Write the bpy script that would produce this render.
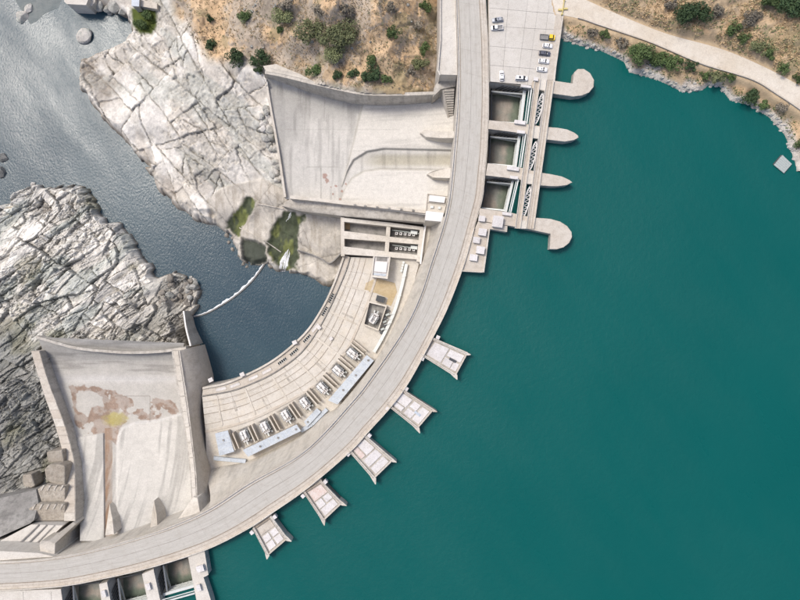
import bpy, bmesh, math, random
import numpy as np
from mathutils import Vector
R = math.radians
random.seed(7); rng = np.random.default_rng(7)
scene = bpy.context.scene
for o in list(bpy.data.objects): bpy.data.objects.remove(o)
C = scene.collection

# ------------------------------------------------------------------ camera, sky, sun, exposure
H, F = 264.0, 628.0                       # camera height above the dam crest (z=0), focal length in 800px-wide pixels
cam = bpy.data.cameras.new('camera'); co = bpy.data.objects.new('camera', cam); C.objects.link(co)
co.location = (0, 0, H); co.rotation_euler = (0, 0, 0)
cam.sensor_width = 36; cam.lens = 36*F/800; cam.clip_start = 1; cam.clip_end = 4000
scene.camera = co
SUN_EL, SUN_DIR = R(60), Vector((-0.80, 0.60, 0)).normalized()     # towards the sun, horizontally
world = bpy.data.worlds.new('World'); scene.world = world; world.use_nodes = True
wn = world.node_tree; bgn = wn.nodes['Background']
sky = wn.nodes.new('ShaderNodeTexSky'); sky.sky_type = 'NISHITA'; sky.sun_disc = False
sky.sun_elevation = SUN_EL; sky.sun_rotation = math.atan2(SUN_DIR.x, SUN_DIR.y); sky.air_density = 0.7; sky.dust_density = 4.0; sky.ozone_density = 1.0
wn.links.new(sky.outputs[0], bgn.inputs[0]); bgn.inputs[1].default_value = 0.15
sl = bpy.data.lights.new('sun', 'SUN'); sl.energy = 1.5; sl.angle = R(14); sl.color = (1.0, 0.955, 0.875)
so = bpy.data.objects.new('sun', sl); C.objects.link(so)
so.rotation_euler = Vector((-SUN_DIR.x*math.cos(SUN_EL), -SUN_DIR.y*math.cos(SUN_EL), -math.sin(SUN_EL))).to_track_quat('-Z', 'Y').to_euler()
so.location = (-150, 120, 220)
vs = scene.view_settings; vs.view_transform = 'Standard'; vs.look = 'None'; vs.gamma = 1; vs.exposure = 0.46; vs.use_curve_mapping = False
scene.render.resolution_x = 1024; scene.render.resolution_y = 768

# ------------------------------------------------------------------ helpers
RES_Z, RIV_Z = -4.5, -56.0
def W(px, py, z=0.0):
    s = (H - z)/F
    return Vector(((px-400)*s, (300-py)*s, z))
def w2(px, py, z): s = (H-z)/F; return ((px-400)*s, (300-py)*s)
def tag(o, label=None, cat=None, group=None, kind=None):
    if label: o['label'] = label
    if cat: o['category'] = cat
    if group: o['group'] = group
    if kind: o['kind'] = kind
    return o
def empty(name, loc, label=None, cat=None, group=None, kind=None, rz=0.0):
    o = bpy.data.objects.new(name, None); C.objects.link(o); o.location = loc; o.rotation_euler = (0, 0, rz)
    o.empty_display_size = 1
    return tag(o, label, cat, group, kind)
def mesh(name, verts, faces, mat, smooth=False, cols=None):
    me = bpy.data.meshes.new(name)
    me.from_pydata([tuple(map(float, v)) for v in verts], [], faces)
    if cols is not None:
        a = me.color_attributes.new('Col', 'FLOAT_COLOR', 'POINT')
        c4 = np.ones((len(verts), 4), np.float32); c4[:, :3] = cols
        a.data.foreach_set('color', c4.ravel())
    if mat is not None: me.materials.append(mat)
    if smooth: me.polygons.foreach_set('use_smooth', [True]*len(me.polygons))
    me.update()
    return me
ORG = {}
def obj(name, verts, faces, mat, parent=None, smooth=False, cols=None, local=False):
    """verts in world coordinates (or in the parent's local frame when local=True)"""
    v = np.array([tuple(q) for q in verts], float)
    if local: off = np.zeros(3)
    elif parent is None:
        off = np.array([(v[:, 0].min()+v[:, 0].max())/2, (v[:, 1].min()+v[:, 1].max())/2, v[:, 2].min()])
    else:
        off = np.zeros(3); p = parent
        while p is not None: off += np.array(p.location); p = p.parent
    o = bpy.data.objects.new(name, mesh(name, v-off, faces, mat, smooth, cols)); C.objects.link(o)
    if parent is None and not local: o.location = off
    if parent is not None: o.parent = parent
    return o
class MB:
    """mesh builder: collects several shapes into one mesh (one part)"""
    def __init__(s): s.v = []; s.f = []
    def add(s, vs, fs):
        n = len(s.v); s.v += [tuple(x) for x in vs]; s.f += [tuple(i+n for i in f) for f in fs]; return s
    def prism(s, pts, zb):
        pts = [tuple(p) for p in pts]; n = len(pts)
        a = sum(pts[i][0]*pts[(i+1) % n][1]-pts[(i+1) % n][0]*pts[i][1] for i in range(n))
        if a < 0: pts = pts[::-1]
        bot = [(p[0], p[1], zb) for p in pts]
        fs = [tuple(range(n)), tuple(range(2*n-1, n-1, -1))] + [(i, n+i, n+(i+1) % n, (i+1) % n) for i in range(n)]
        return s.add(pts+bot, fs)
    def box(s, c, u, v, hu, hv, z0, z1):
        """box around centre c with unit axes u,v (2-D), half sizes hu,hv"""
        q = [(c[0]+a*hu*u[0]+b*hv*v[0], c[1]+a*hu*u[1]+b*hv*v[1], z1) for a, b in ((-1,-1),(1,-1),(1,1),(-1,1))]
        return s.prism(q, z0)
    def bar(s, a, b, w, h=None):
        a = Vector(a); b = Vector(b); h = h or w; d = (b-a).normalized()
        up = Vector((0,0,1)) if abs(d.z) < .95 else Vector((1,0,0))
        x = d.cross(up).normalized()*w/2; y = x.normalized().cross(d).normalized()*h/2
        q = [a-x-y, a+x-y, a+x+y, a-x+y, b-x-y, b+x-y, b+x+y, b-x+y]
        return s.add(q, [(3,2,1,0),(4,5,6,7),(0,1,5,4),(1,2,6,5),(2,3,7,6),(3,0,4,7)])
    def tube(s, a, b, r0, r1=None, n=10, cap=True):
        a = Vector(a); b = Vector(b); r1 = r0 if r1 is None else r1; d = (b-a).normalized()
        up = Vector((0,0,1)) if abs(d.z) < .95 else Vector((1,0,0))
        x = d.cross(up).normalized(); y = x.cross(d)
        q = []
        for p, r in ((a, r0), (b, r1)):
            for i in range(n):
                t = 2*math.pi*i/n; q.append(p+x*r*math.cos(t)+y*r*math.sin(t))
        fs = [(i, (i+1) % n, n+(i+1) % n, n+i) for i in range(n)]
        if cap: fs += [tuple(range(n))[::-1], tuple(range(n, 2*n))]
        return s.add(q, fs)
    def strip(s, rows, close=False):
        """loft: rows of equal length"""
        m = len(rows[0]); q = [p for r in rows for p in r]; fs = []
        for i in range(len(rows)-1):
            for j in range(m-1 + (1 if close else 0)):
                k = (j+1) % m
                fs.append((i*m+j, i*m+k, (i+1)*m+k, (i+1)*m+j))
        return s.add(q, fs)
    def build(s, name, mat, parent=None, smooth=False, local=False): return obj(name, s.v, s.f, mat, parent, smooth, None, local)
def prism_px(name, pts, z, zb, mat, parent=None, bev=0.0):
    """vertical-sided solid whose TOP outline is seen at these pixels; points (x,y) at height z or (x,y,z)"""
    q = [W(p[0], p[1], p[2] if len(p) > 2 else z) for p in pts]
    o = MB().prism(q, zb).build(name, mat, parent)
    if bev:
        m = o.modifiers.new('bevel', 'BEVEL'); m.width = bev; m.segments = 2; m.limit_method = 'ANGLE'; m.angle_limit = R(40)
    return o
def catmull(pts, n=12):
    p = [np.array(q, float) for q in pts]; p = [2*p[0]-p[1]]+p+[2*p[-1]-p[-2]]; out = []
    for i in range(1, len(p)-2):
        for k in range(n):
            t = k/n
            out.append(.5*(2*p[i]+(p[i+1]-p[i-1])*t+(2*p[i-1]-5*p[i]+4*p[i+1]-p[i+2])*t*t+(3*p[i]-p[i-1]-3*p[i+1]+p[i+2])*t**3))
    out.append(p[-2]); return np.array(out)
def resample(c, n):
    d = np.r_[0, np.cumsum(np.linalg.norm(np.diff(c, axis=0), axis=1))]; t = np.linspace(0, d[-1], n)
    return np.stack([np.interp(t, d, c[:, k]) for k in range(c.shape[1])], 1)
def sdf(poly, x, y):
    """signed distance, positive inside"""
    x = np.asarray(x, float); y = np.asarray(y, float); P = np.array(poly, float); n = len(P)
    d = np.full(x.shape, 1e18); ins = np.zeros(x.shape, bool)
    for i in range(n):
        ax, ay = P[i]; bx, by = P[(i+1) % n]; ex, ey = bx-ax, by-ay; L = ex*ex+ey*ey+1e-12
        t = np.clip(((x-ax)*ex+(y-ay)*ey)/L, 0, 1); d = np.minimum(d, (x-ax-t*ex)**2+(y-ay-t*ey)**2)
        c = (ay > y) != (by > y)
        ins ^= c & (x < ex*(y-ay)/(ey if abs(ey) > 1e-12 else 1e-12)+ax)
    d = np.sqrt(d); return np.where(ins, d, -d)
def sstep(a, b, x): t = np.clip((x-a)/(b-a), 0, 1); return t*t*(3-2*t)
def h2(i, j, s=0):
    n = (i.astype(np.int64)*374761393 + j.astype(np.int64)*668265263 + s*974634777) & 0x7fffffff
    n = ((n ^ (n >> 13))*1274126177) & 0x7fffffff
    n = ((n ^ (n >> 15))*461845907) & 0x7fffffff
    return ((n ^ (n >> 16)) & 0xffff)/65535.0
def vnoise(x, y, s=0):
    xi = np.floor(x); yi = np.floor(y); fx = x-xi; fy = y-yi; fx = fx*fx*(3-2*fx); fy = fy*fy*(3-2*fy)
    a = h2(xi, yi, s); b = h2(xi+1, yi, s); c = h2(xi, yi+1, s); d = h2(xi+1, yi+1, s)
    return (a*(1-fx)+b*fx)*(1-fy)+(c*(1-fx)+d*fx)*fy
def fbm(x, y, s=0, o=4):
    x = np.asarray(x, float); y = np.asarray(y, float); v = 0; a = .5; t = 0
    for k in range(o): v = v+a*vnoise(x*2**k, y*2**k, s+k*17); t += a; a *= .5
    return v/t
def worley(x, y, s=0):
    """F1, F2, cell hash, tilt"""
    xi = np.floor(x); yi = np.floor(y); f1 = np.full(x.shape, 9.); f2 = np.full(x.shape, 9.); cid = np.zeros(x.shape); tx = np.zeros(x.shape); ty = np.zeros(x.shape)
    for dx in (-1, 0, 1):
        for dy in (-1, 0, 1):
            cx = xi+dx; cy = yi+dy; px = cx+.1+.8*h2(cx, cy, s+1); py = cy+.1+.8*h2(cx, cy, s+2)
            d = np.hypot(px-x, py-y); near = d < f1
            f2 = np.where(near, f1, np.minimum(f2, d)); cid = np.where(near, h2(cx, cy, s+3), cid)
            tx = np.where(near, (x-px)*(h2(cx, cy, s+4)-.5), tx); ty = np.where(near, (y-py)*(h2(cx, cy, s+5)-.5), ty)
            f1 = np.where(near, d, f1)
    return f1, f2, cid, tx+ty

# ------------------------------------------------------------------ materials
def new_mat(name):
    m = bpy.data.materials.new(name); m.use_nodes = True; nt = m.node_tree
    return m, nt, nt.nodes['Principled BSDF']
def N(nt, t, **k):
    n = nt.nodes.new(t)
    for a, b in k.items(): setattr(n, a, b)
    return n
def noise(nt, vec, scale, detail=4, rough=.55):
    n = N(nt, 'ShaderNodeTexNoise'); n.inputs['Scale'].default_value = scale; n.inputs['Detail'].default_value = detail; n.inputs['Roughness'].default_value = rough
    nt.links.new(vec, n.inputs['Vector']); return n.outputs['Fac']
def ramp(nt, fac, stops):
    r = N(nt, 'ShaderNodeValToRGB'); e = r.color_ramp.elements
    while len(e) < len(stops): e.new(.5)
    for k, (p, c) in enumerate(stops):
        e[k].position = p; e[k].color = (c, c, c, 1) if isinstance(c, (int, float)) else (*c, 1)
    nt.links.new(fac, r.inputs[0]); return r.outputs[0]
def mix(nt, fac, a, b, mode='MIX'):
    m = N(nt, 'ShaderNodeMix', data_type='RGBA', blend_type=mode)
    for sock, v in ((m.inputs[0], fac), (m.inputs[6], a), (m.inputs[7], b)):
        if hasattr(v, 'links'): nt.links.new(v, sock)
        elif isinstance(v, (int, float)): sock.default_value = v if sock.type == 'VALUE' else (v, v, v, 1)
        else: sock.default_value = (*v, 1)
    return m.outputs[2]
def bump(nt, b, h, strength, dist):
    n = N(nt, 'ShaderNodeBump'); n.inputs['Strength'].default_value = strength; n.inputs['Distance'].default_value = dist
    nt.links.new(h, n.inputs['Height']); nt.links.new(n.outputs[0], b.inputs['Normal'])
def surf(name, base, dark=None, light=None, blot=.05, amt=.35, rough=.85, streak=None, grain=2.5, bmp=.25, attr=False, tint=None, tint_amt=.0, perobj=0.0, bdist=.12, spec=.3):
    """weathered mineral surface: big blotches, medium stains, fine grain (all albedo), fine relief"""
    m, nt, b = new_mat(name); pos = N(nt, 'ShaderNodeNewGeometry').outputs['Position']
    dark = dark or tuple(c*.62 for c in base); light = light or tuple(min(c*1.22, .85) for c in base)
    col = base
    if attr:
        a = N(nt, 'ShaderNodeVertexColor'); a.layer_name = 'Col'; col = a.outputs[0]
        f1 = ramp(nt, noise(nt, pos, blot, 5, .6), [(.3, 1-amt), (.7, 1+.0)])
        col = mix(nt, 1, col, f1, 'MULTIPLY')
    else:
        col = mix(nt, ramp(nt, noise(nt, pos, blot, 6, .62), [(.36, 0.), (.66, 1.)]), base, light)
        col = mix(nt, ramp(nt, noise(nt, pos, blot*5.3, 6, .68), [(.46, 0.), (.72, amt)]), col, dark)
    if tint: col = mix(nt, ramp(nt, noise(nt, pos, blot*2.1, 5, .6), [(.5, 0.), (.68, tint_amt)]), col, tint)
    if streak:
        mp = N(nt, 'ShaderNodeMapping'); mp.inputs['Scale'].default_value = streak; nt.links.new(pos, mp.inputs[0])
        col = mix(nt, ramp(nt, noise(nt, mp.outputs[0], 1.0, 5, .65), [(.47, 0.), (.70, .42)]), col, tuple(c*.5 for c in (dark if not attr else (.35, .33, .3))), 'MIX')
    g = noise(nt, pos, grain, 6, .75)
    col = mix(nt, .6, col, ramp(nt, g, [(.25, .58), (.75, 1.28)]), 'MULTIPLY')
    if not attr: col = mix(nt, ramp(nt, noise(nt, pos, .55, 7, .72), [(.52, 0.), (.74, .42)]), col, tuple(c*.62 for c in dark))
    if perobj:
        oi = N(nt, 'ShaderNodeObjectInfo'); col = mix(nt, 1, col, ramp(nt, oi.outputs['Random'], [(0, 1-perobj), (1, 1+perobj*.4)]), 'MULTIPLY')
    nt.links.new(col, b.inputs['Base Color']); b.inputs['Roughness'].default_value = rough; b.inputs['Specular IOR Level'].default_value = spec
    if bmp: bump(nt, b, g, bmp, bdist)
    return m
def plain(name, c, rough=.5, metal=0., grain=6, amt=.25):
    m, nt, b = new_mat(name); pos = N(nt, 'ShaderNodeNewGeometry').outputs['Position']
    col = mix(nt, amt, c, ramp(nt, noise(nt, pos, grain, 5, .7), [(.3, .45), (.7, 1.15)]), 'MULTIPLY')
    nt.links.new(col, b.inputs['Base Color']); b.inputs['Roughness'].default_value = rough; b.inputs['Metallic'].default_value = metal
    return m
M = {}
M['concrete'] = surf('pale_concrete', (.52, .475, .405), (.34, .305, .25), (.61, .575, .515), .06, .5, bmp=.2)
M['deck'] = surf('deck_concrete', (.55, .515, .455), (.43, .395, .34), (.63, .60, .545), .05, .45)
M['beige'] = surf('beige_walkway_concrete', (.49, .435, .365), (.36, .31, .25), (.55, .51, .45), .08, .5)
M['road'] = surf('light_worn_asphalt', (.44, .43, .405), (.36, .35, .33), (.50, .49, .465), .09, .4, perobj=.025, grain=4)
def road_mat():
    m, nt, b = new_mat('worn_road_with_tyre_tracks'); pos = N(nt, 'ShaderNodeNewGeometry').outputs['Position']
    a = N(nt, 'ShaderNodeVertexColor'); a.layer_name = 'Col'; mp = N(nt, 'ShaderNodeMapping'); mp.inputs['Scale'].default_value = (26, 9, 1); nt.links.new(a.outputs[0], mp.inputs[0])
    col = mix(nt, ramp(nt, noise(nt, mp.outputs[0], 1.0, 5, .6), [(.36, 0.), (.64, 1.)]), (.42, .402, .362), (.485, .465, .425))
    mp2 = N(nt, 'ShaderNodeMapping'); mp2.inputs['Scale'].default_value = (60, 60, 1); nt.links.new(a.outputs[0], mp2.inputs[0])
    col = mix(nt, ramp(nt, noise(nt, mp2.outputs[0], 1.0, 4, .6), [(.52, 0.), (.72, .5)]), col, (.33, .315, .285))
    col = mix(nt, ramp(nt, noise(nt, pos, .35, 6, .7), [(.50, 0.), (.70, .55)]), col, (.36, .33, .285))
    col = mix(nt, .5, col, ramp(nt, noise(nt, pos, 4, 5, .75), [(.25, .65), (.75, 1.25)]), 'MULTIPLY')
    nt.links.new(col, b.inputs['Base Color']); b.inputs['Roughness'].default_value = .9; b.inputs['Specular IOR Level'].default_value = .2; return m
M['roadwear'] = road_mat()
M['slab'] = surf('clean_slab_concrete', (.52, .49, .44), (.43, .40, .35), (.58, .555, .51), .05, .4, perobj=.06)
M['panel'] = surf('roof_panel_concrete', (.55, .515, .455), (.42, .39, .335), (.61, .58, .53), .07, .5, perobj=.05, tint=(.55, .45, .30), tint_amt=.22)
M['damface'] = surf('stained_dam_face_concrete', (.56, .52, .45), (.40, .365, .315), (.60, .57, .51), .06, .5, streak=(.28, .28, .03), bmp=.3)
M['wall'] = surf('weathered_wall_concrete', (.45, .415, .36), (.27, .25, .215), (.53, .50, .45), .08, .6, streak=(.45, .45, .05), bmp=.3)
M['oldwall'] = surf('old_grey_concrete', (.25, .24, .225), (.12, .12, .112), (.34, .33, .31), .09, .6, streak=(.3, .3, .08), bmp=.35)
M['brownwall'] = surf('brown_stained_concrete', (.30, .25, .20), (.17, .135, .10), (.38, .33, .27), .2, .5)
M['blockstone'] = surf('weathered_brown_block', (.38, .335, .275), (.20, .175, .14), (.46, .42, .36), .12, .7, grain=1.3, bmp=.9, bdist=.5, perobj=.15)
M['sheet'] = surf('chute_floor', (.5, .5, .5), attr=True, blot=.5, amt=.13, streak=None, grain=2.2, bmp=.2)
M['terrain'] = surf('terrain', (.5, .5, .5), attr=True, blot=.3, amt=.2, grain=1.8, bmp=.5, bdist=.3, rough=.95, spec=.1)
M['rock'] = surf('white_granite', (.53, .505, .46), (.27, .26, .235), (.64, .615, .575), .10, .8, grain=1.0, bmp=.9, bdist=.6, tint=(.35, .38, .345), tint_amt=.75, perobj=.10, rough=.95, spec=.1)
M['rockgrey'] = surf('grey_granite', (.38, .375, .345), (.18, .185, .175), (.52, .51, .475), .16, .75, grain=1.2, bmp=.9, bdist=.5, tint=(.30, .32, .27), tint_amt=.5, perobj=.2, rough=.95, spec=.1)
M['rockdark'] = surf('dark_granite', (.16, .165, .16), (.075, .08, .08), (.28, .28, .265), .2, .7, grain=1.3, bmp=.9, bdist=.5, perobj=.25, rough=.95, spec=.1)
M['rockwet'] = surf('wet_shore_rock', (.25, .225, .19), (.12, .11, .10), (.34, .31, .27), .2, .7, grain=1.3, bmp=.9, bdist=.5, perobj=.2)
M['white'] = plain('white_paint', (.68, .67, .66), .5, grain=2, amt=.25)
M['offwhite'] = surf('offwhite_cover', (.62, .595, .575), (.45, .41, .37), (.68, .66, .65), .25, .5, perobj=.08, bmp=0)
M['pinkwhite'] = surf('pinkish_cover', (.62, .50, .44), (.50, .33, .26), (.66, .60, .56), .3, .7, bmp=0)
M['bluegrey'] = surf('blue_grey_sheet_roof', (.43, .48, .54), (.30, .32, .35), (.50, .55, .60), .25, .5, rough=.5, bmp=0)
M['steel'] = plain('grey_green_steel', (.42, .46, .44), .5, .2, grain=3, amt=.4)
M['palesteel'] = plain('pale_painted_steel', (.62, .65, .63), .5, .1, grain=3, amt=.35)
M['darksteel'] = plain('dark_steel', (.07, .075, .08), .5, .4, grain=3)
M['dark'] = plain('dark_opening', (.018, .02, .022), .9)
M['joint'] = plain('dark_joint_filler', (.20, .185, .165), .9)
M['trans'] = plain('transformer_grey_paint', (.55, .58, .60), .4, .1, grain=4, amt=.35)
M['glass'] = plain('car_glass', (.02, .024, .028), .08)
M['tyre'] = plain('tyre_rubber', (.02, .02, .02), .9)
M['lamp'] = plain('lamp_lens', (.6, .6, .58), .15)
M['redlamp'] = plain('red_lens', (.35, .02, .02), .2)
M['chrome'] = plain('wheel_rim', (.5, .5, .5), .3, .8)
for nme, c in (('car_white', (.80, .80, .80)), ('car_silver', (.32, .34, .37)), ('car_dark', (.09, .095, .12)), ('car_yellow', (.75, .52, .03)), ('bed_grey', (.22, .22, .22)), ('yellow', (.55, .46, .18))):
    M[nme] = plain(nme+'_paint', c, .28, amt=.08)
M['bark'] = plain('bark', (.10, .075, .055), .95)
def leafmat(name, c, c2):
    m, nt, b = new_mat(name); pos = N(nt, 'ShaderNodeNewGeometry').outputs['Position']
    oi = N(nt, 'ShaderNodeObjectInfo')
    col = mix(nt, ramp(nt, noise(nt, pos, 2.2, 4), [(.35, 0.), (.65, 1.)]), c, c2)
    col = mix(nt, 1, col, ramp(nt, oi.outputs['Random'], [(0, .75), (1, 1.25)]), 'MULTIPLY')
    nt.links.new(col, b.inputs['Base Color']); b.inputs['Roughness'].default_value = .7; b.inputs['Specular IOR Level'].default_value = .2
    return m
M['leaf_dark'] = leafmat('dark_green_leaves', (.03, .06, .03), (.07, .105, .045))
M['leaf_mid'] = leafmat('mid_green_leaves', (.06, .10, .035), (.11, .15, .06))
M['leaf_pale'] = leafmat('pale_olive_leaves', (.15, .175, .08), (.22, .235, .125))
M['leaf_grey'] = leafmat('grey_dry_leaves', (.19, .17, .135), (.27, .24, .19))
M['straw'] = leafmat('dry_straw', (.40, .29, .16), (.52, .41, .26))
def water(name, c, c2, scale, bstr, bdist, rough, aniso=None, rough2=None, patch=(.012, .03)):
    m, nt, b = new_mat(name); pos = N(nt, 'ShaderNodeNewGeometry').outputs['Position']; v = pos
    if aniso:
        mp = N(nt, 'ShaderNodeMapping'); mp.inputs['Rotation'].default_value = (0, 0, aniso[0]); mp.inputs['Scale'].default_value = aniso[1]; nt.links.new(pos, mp.inputs[0]); v = mp.outputs[0]
    h = noise(nt, v, scale, 6, .62)
    col = mix(nt, ramp(nt, noise(nt, pos, .018, 4, .5), [(.35, 0.), (.65, 1.)]), c, c2)
    nt.links.new(col, b.inputs['Base Color']); b.inputs['Roughness'].default_value = rough; b.inputs['IOR'].default_value = 1.333
    if rough2:        # wind: ruffled streaks and calmer lanes
        mp = N(nt, 'ShaderNodeMapping'); mp.vector_type = 'TEXTURE'; mp.inputs['Rotation'].default_value = (0, 0, R(-56)); mp.inputs['Scale'].default_value = (1/patch[0], 1/patch[1], 1); nt.links.new(pos, mp.inputs[0])
        f = ramp(nt, noise(nt, mp.outputs[0], 1.0, 6, .62), [(.38, 0.), (.62, 1.)])
        mr = N(nt, 'ShaderNodeMapRange'); mr.inputs[3].default_value = rough; mr.inputs[4].default_value = rough2; nt.links.new(f, mr.inputs[0]); nt.links.new(mr.outputs[0], b.inputs['Roughness'])
        mul = N(nt, 'ShaderNodeMath', operation='MULTIPLY'); mr2 = N(nt, 'ShaderNodeMapRange'); mr2.inputs[3].default_value = .7; mr2.inputs[4].default_value = 1.15; nt.links.new(f, mr2.inputs[0])
        nt.links.new(h, mul.inputs[0]); nt.links.new(mr2.outputs[0], mul.inputs[1]); h = mul.outputs[0]
    bump(nt, b, h, bstr, bdist); return m
M['reservoir'] = water('teal_reservoir_water', (.0006, .080, .0735), (.0010, .084, .077), .55, .5, .30, .27, None, .44)
M['river'] = water('blue_grey_river_water', (.021, .050, .072), (.032, .066, .088), 1.2, 1.0, .15, .13, (R(35), (1.0, .65, 1)), .23, (.022, .06))
M['foam'] = surf('white_water_foam', (.72, .74, .75), (.35, .42, .46), (.8, .8, .8), .5, .6, rough=.6, grain=2)

# ------------------------------------------------------------------ crest geometry (pixel curves of its two edges, north -> south)
D_PX = [(453,-90),(454.5,-40),(455.5,0),(457,40),(457.5,75),(456.5,110),(453.5,150),(451,178),(448,203),(442,228),(431,262),(419,298),(402.5,331),(373,374),(352,401),(305,450),(250,482),(210,508),(175,524),(150,533),(100,547.5),(52,557),(0,561),(-60,560),(-120,556)]
U_PX = [(485,-90),(485,-40),(486,0),(488.3,40),(489,82),(489,110),(487.5,150),(485,178),(482.5,200),(475,226),(465,262),(451,300),(437,330),(404,390),(367.5,433),(350,452),(309,487),(275,511),(247.5,529),(205,550),(150,567.5),(105,578),(61,586),(0,590),(-60,590),(-120,587)]
NS = 181
def w3c(c, z=0): return np.array([(*w2(p[0], p[1], z), z) for p in c])
DW = resample(w3c(catmull(D_PX)), NS); UW = resample(w3c(catmull(U_PX)), NS)
def cross(i, t, z): p = DW[i]*(1-t)+UW[i]*t; return (p[0], p[1], z)
def band(mb, i0, i1, t0, t1, z0, z1):
    """solid strip along the crest between stations i0..i1 and cross positions t0..t1"""
    rows = []
    for i in range(i0, i1+1): rows.append([cross(i, t0, z1), cross(i, t1, z1), cross(i, t1, z0), cross(i, t0, z0)])
    mb.strip(rows, close=True); n = len(mb.v); m = 4
    a = n-4*(i1-i0+1)
    mb.f += [(a+3, a+2, a+1, a), (n-4, n-3, n-2, n-1)]
    return mb

# ------------------------------------------------------------------ water
def plane_px(name, pts, z, mat):
    return MB().add([W(x, y, z) for x, y in pts], [tuple(range(len(pts)))]).build(name, mat)
riv = MB().add([(-420,-420,RIV_Z),(30,-420,RIV_Z),(30,420,RIV_Z),(-420,420,RIV_Z)], [(0,1,2,3)]).build('river_water', M['river'])
tag(riv, 'blue grey rippled river water below the dam', kind='structure')
mid = [tuple((DW[i]*.3+UW[i]*.7)[:2]) for i in range(0, NS, 3)]
gN = [w2(*p, 0) for p in ((545,60),(530,86),(528.5,90),(523.5,124),(522.5,134),(517.5,167),(515.5,180),(508,212),(500,216),(476,216))]
gS = [w2(*p, 0) for p in ((198,556),(194.5,592),(160.5,600),(148.5,605),(113.5,613.5),(103.5,616),(65.5,621),(40,640))]
mid = [p for p in mid if p[1] > w2(0, 55, 0)[1]]+gN+[p for p in mid if p[1] < w2(0, 226, 0)[1] and p[0] > w2(200, 0, 0)[0]]+gS
rp = [(x, y, RES_Z) for x, y in mid]+[(w2(40,640,0)[0],-420,RES_Z),(460,-420,RES_Z),(460,300,RES_Z),(mid[0][0], 300, RES_Z)]
resv = MB().add(rp, [tuple(range(len(rp)))]).build('reservoir_water', M['reservoir'])
tag(resv, 'deep teal reservoir water behind the dam', kind='structure')
MB().add([(-600,-600,-75),(600,-600,-75),(600,600,-75),(-600,600,-75)], [(0,1,2,3)]).build('ground', M['rockgrey'])['kind'] = 'structure'

# ------------------------------------------------------------------ terrain sheets
GR = []          # (x0,y0,step,Z array) for height look-ups
class Field:
    def __init__(s, x0, y0, x1, y1, step):
        s.x0, s.y0, s.step = x0, y0, step
        s.nx = int((x1-x0)/step)+1; s.ny = int((y1-y0)/step)+1
        s.X, s.Y = np.meshgrid(x0+np.arange(s.nx)*step, y0+np.arange(s.ny)*step)
    def inner(s, ctrl, p=3.0):
        num = 0; den = 0
        for (a, b, z) in ctrl:
            x, y = w2(a, b, z); w = 1/(((s.X-x)**2+(s.Y-y)**2+4)**(p/2)); num = num+w*z; den = den+w
        return num/den
    def at(s, x, y, A=None):
        A = s.Z if A is None else A
        i = np.clip((x-s.x0)/s.step, 0, s.nx-1.001); j = np.clip((y-s.y0)/s.step, 0, s.ny-1.001)
        a = int(i); b = int(j); fx = i-a; fy = j-b
        return (A[b,a]*(1-fx)+A[b,a+1]*fx)*(1-fy)+(A[b+1,a]*(1-fx)+A[b+1,a+1]*fx)*fy
    def px(s, x, y, A=None):
        """world point on the sheet seen at this pixel"""
        z = -30.0
        for _ in range(14): q = w2(x, y, z); z = .5*z+.5*s.at(q[0], q[1], A)
        q = w2(x, y, z); return Vector((q[0], q[1], s.at(q[0], q[1], A)))
    smooth = True
    def patch(s, name, mat, cols, faces, parent=None):
        """faces: (n,4) indices into the flattened grid"""
        u, inv = np.unique(faces, return_inverse=True); fs = inv.reshape(-1, 4).astype(np.int32)
        v = np.stack([s.X.ravel()[u], s.Y.ravel()[u], s.Z.ravel()[u]], 1).astype(np.float32)
        me = bpy.data.meshes.new(name); me.vertices.add(len(v)); me.vertices.foreach_set('co', v.ravel())
        me.loops.add(fs.size); me.loops.foreach_set('vertex_index', fs.ravel()); me.polygons.add(len(fs)); me.polygons.foreach_set('loop_start', np.arange(0, fs.size, 4, dtype=np.int32))
        me.update(calc_edges=True); me.polygons.foreach_set('use_smooth', np.full(len(fs), s.smooth))
        a = me.color_attributes.new('Col', 'FLOAT_COLOR', 'POINT'); c4 = np.ones((len(v), 4), np.float32); c4[:, :3] = cols.reshape(-1, 3)[u]; a.data.foreach_set('color', c4.ravel())
        me.materials.append(mat); me.validate(); o = bpy.data.objects.new(name, me); C.objects.link(o); o.parent = parent
        return o
    def build(s, name, mat, cols, keep, label, ids=None):
        i = np.arange(s.X.size).reshape(s.X.shape); a, b, c, d = i[:-1,:-1], i[:-1,1:], i[1:,1:], i[1:,:-1]
        ok = keep[:-1,:-1] & keep[:-1,1:] & keep[1:,1:] & keep[1:,:-1]; fs = np.stack([a[ok], b[ok], c[ok], d[ok]], 1)
        fid = -np.ones(len(fs), int) if ids is None else ids.ravel()[fs[:, 0]]
        cnt = {k: n for k, n in zip(*np.unique(fid[fid >= 0], return_counts=True))}; big = sorted(cnt, key=lambda k: -cnt[k])[:300]; big = [k for k in big if cnt[k] > 40]
        base = ~np.isin(fid, big); o = s.patch(name, mat, cols, fs[base])
        for k in big: s.patch('rock_slab', mat, cols, fs[fid == k], o)
        return tag(o, label, kind='structure')
def split_poly(poly, p, d):
    """cut a convex polygon by the line through p along d"""
    nx, ny = -d[1], d[0]; A = []; B = []
    for k in range(len(poly)):
        a, b = poly[k], poly[(k+1) % len(poly)]; da = (a[0]-p[0])*nx+(a[1]-p[1])*ny; db = (b[0]-p[0])*nx+(b[1]-p[1])*ny
        if da >= 0: A.append(a)
        if da <= 0: B.append(a)
        if (da > 0 and db < 0) or (da < 0 and db > 0):
            t = da/(da-db); q = (a[0]+(b[0]-a[0])*t, a[1]+(b[1]-a[1])*t); A.append(q); B.append(q)
    return A, B
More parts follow.
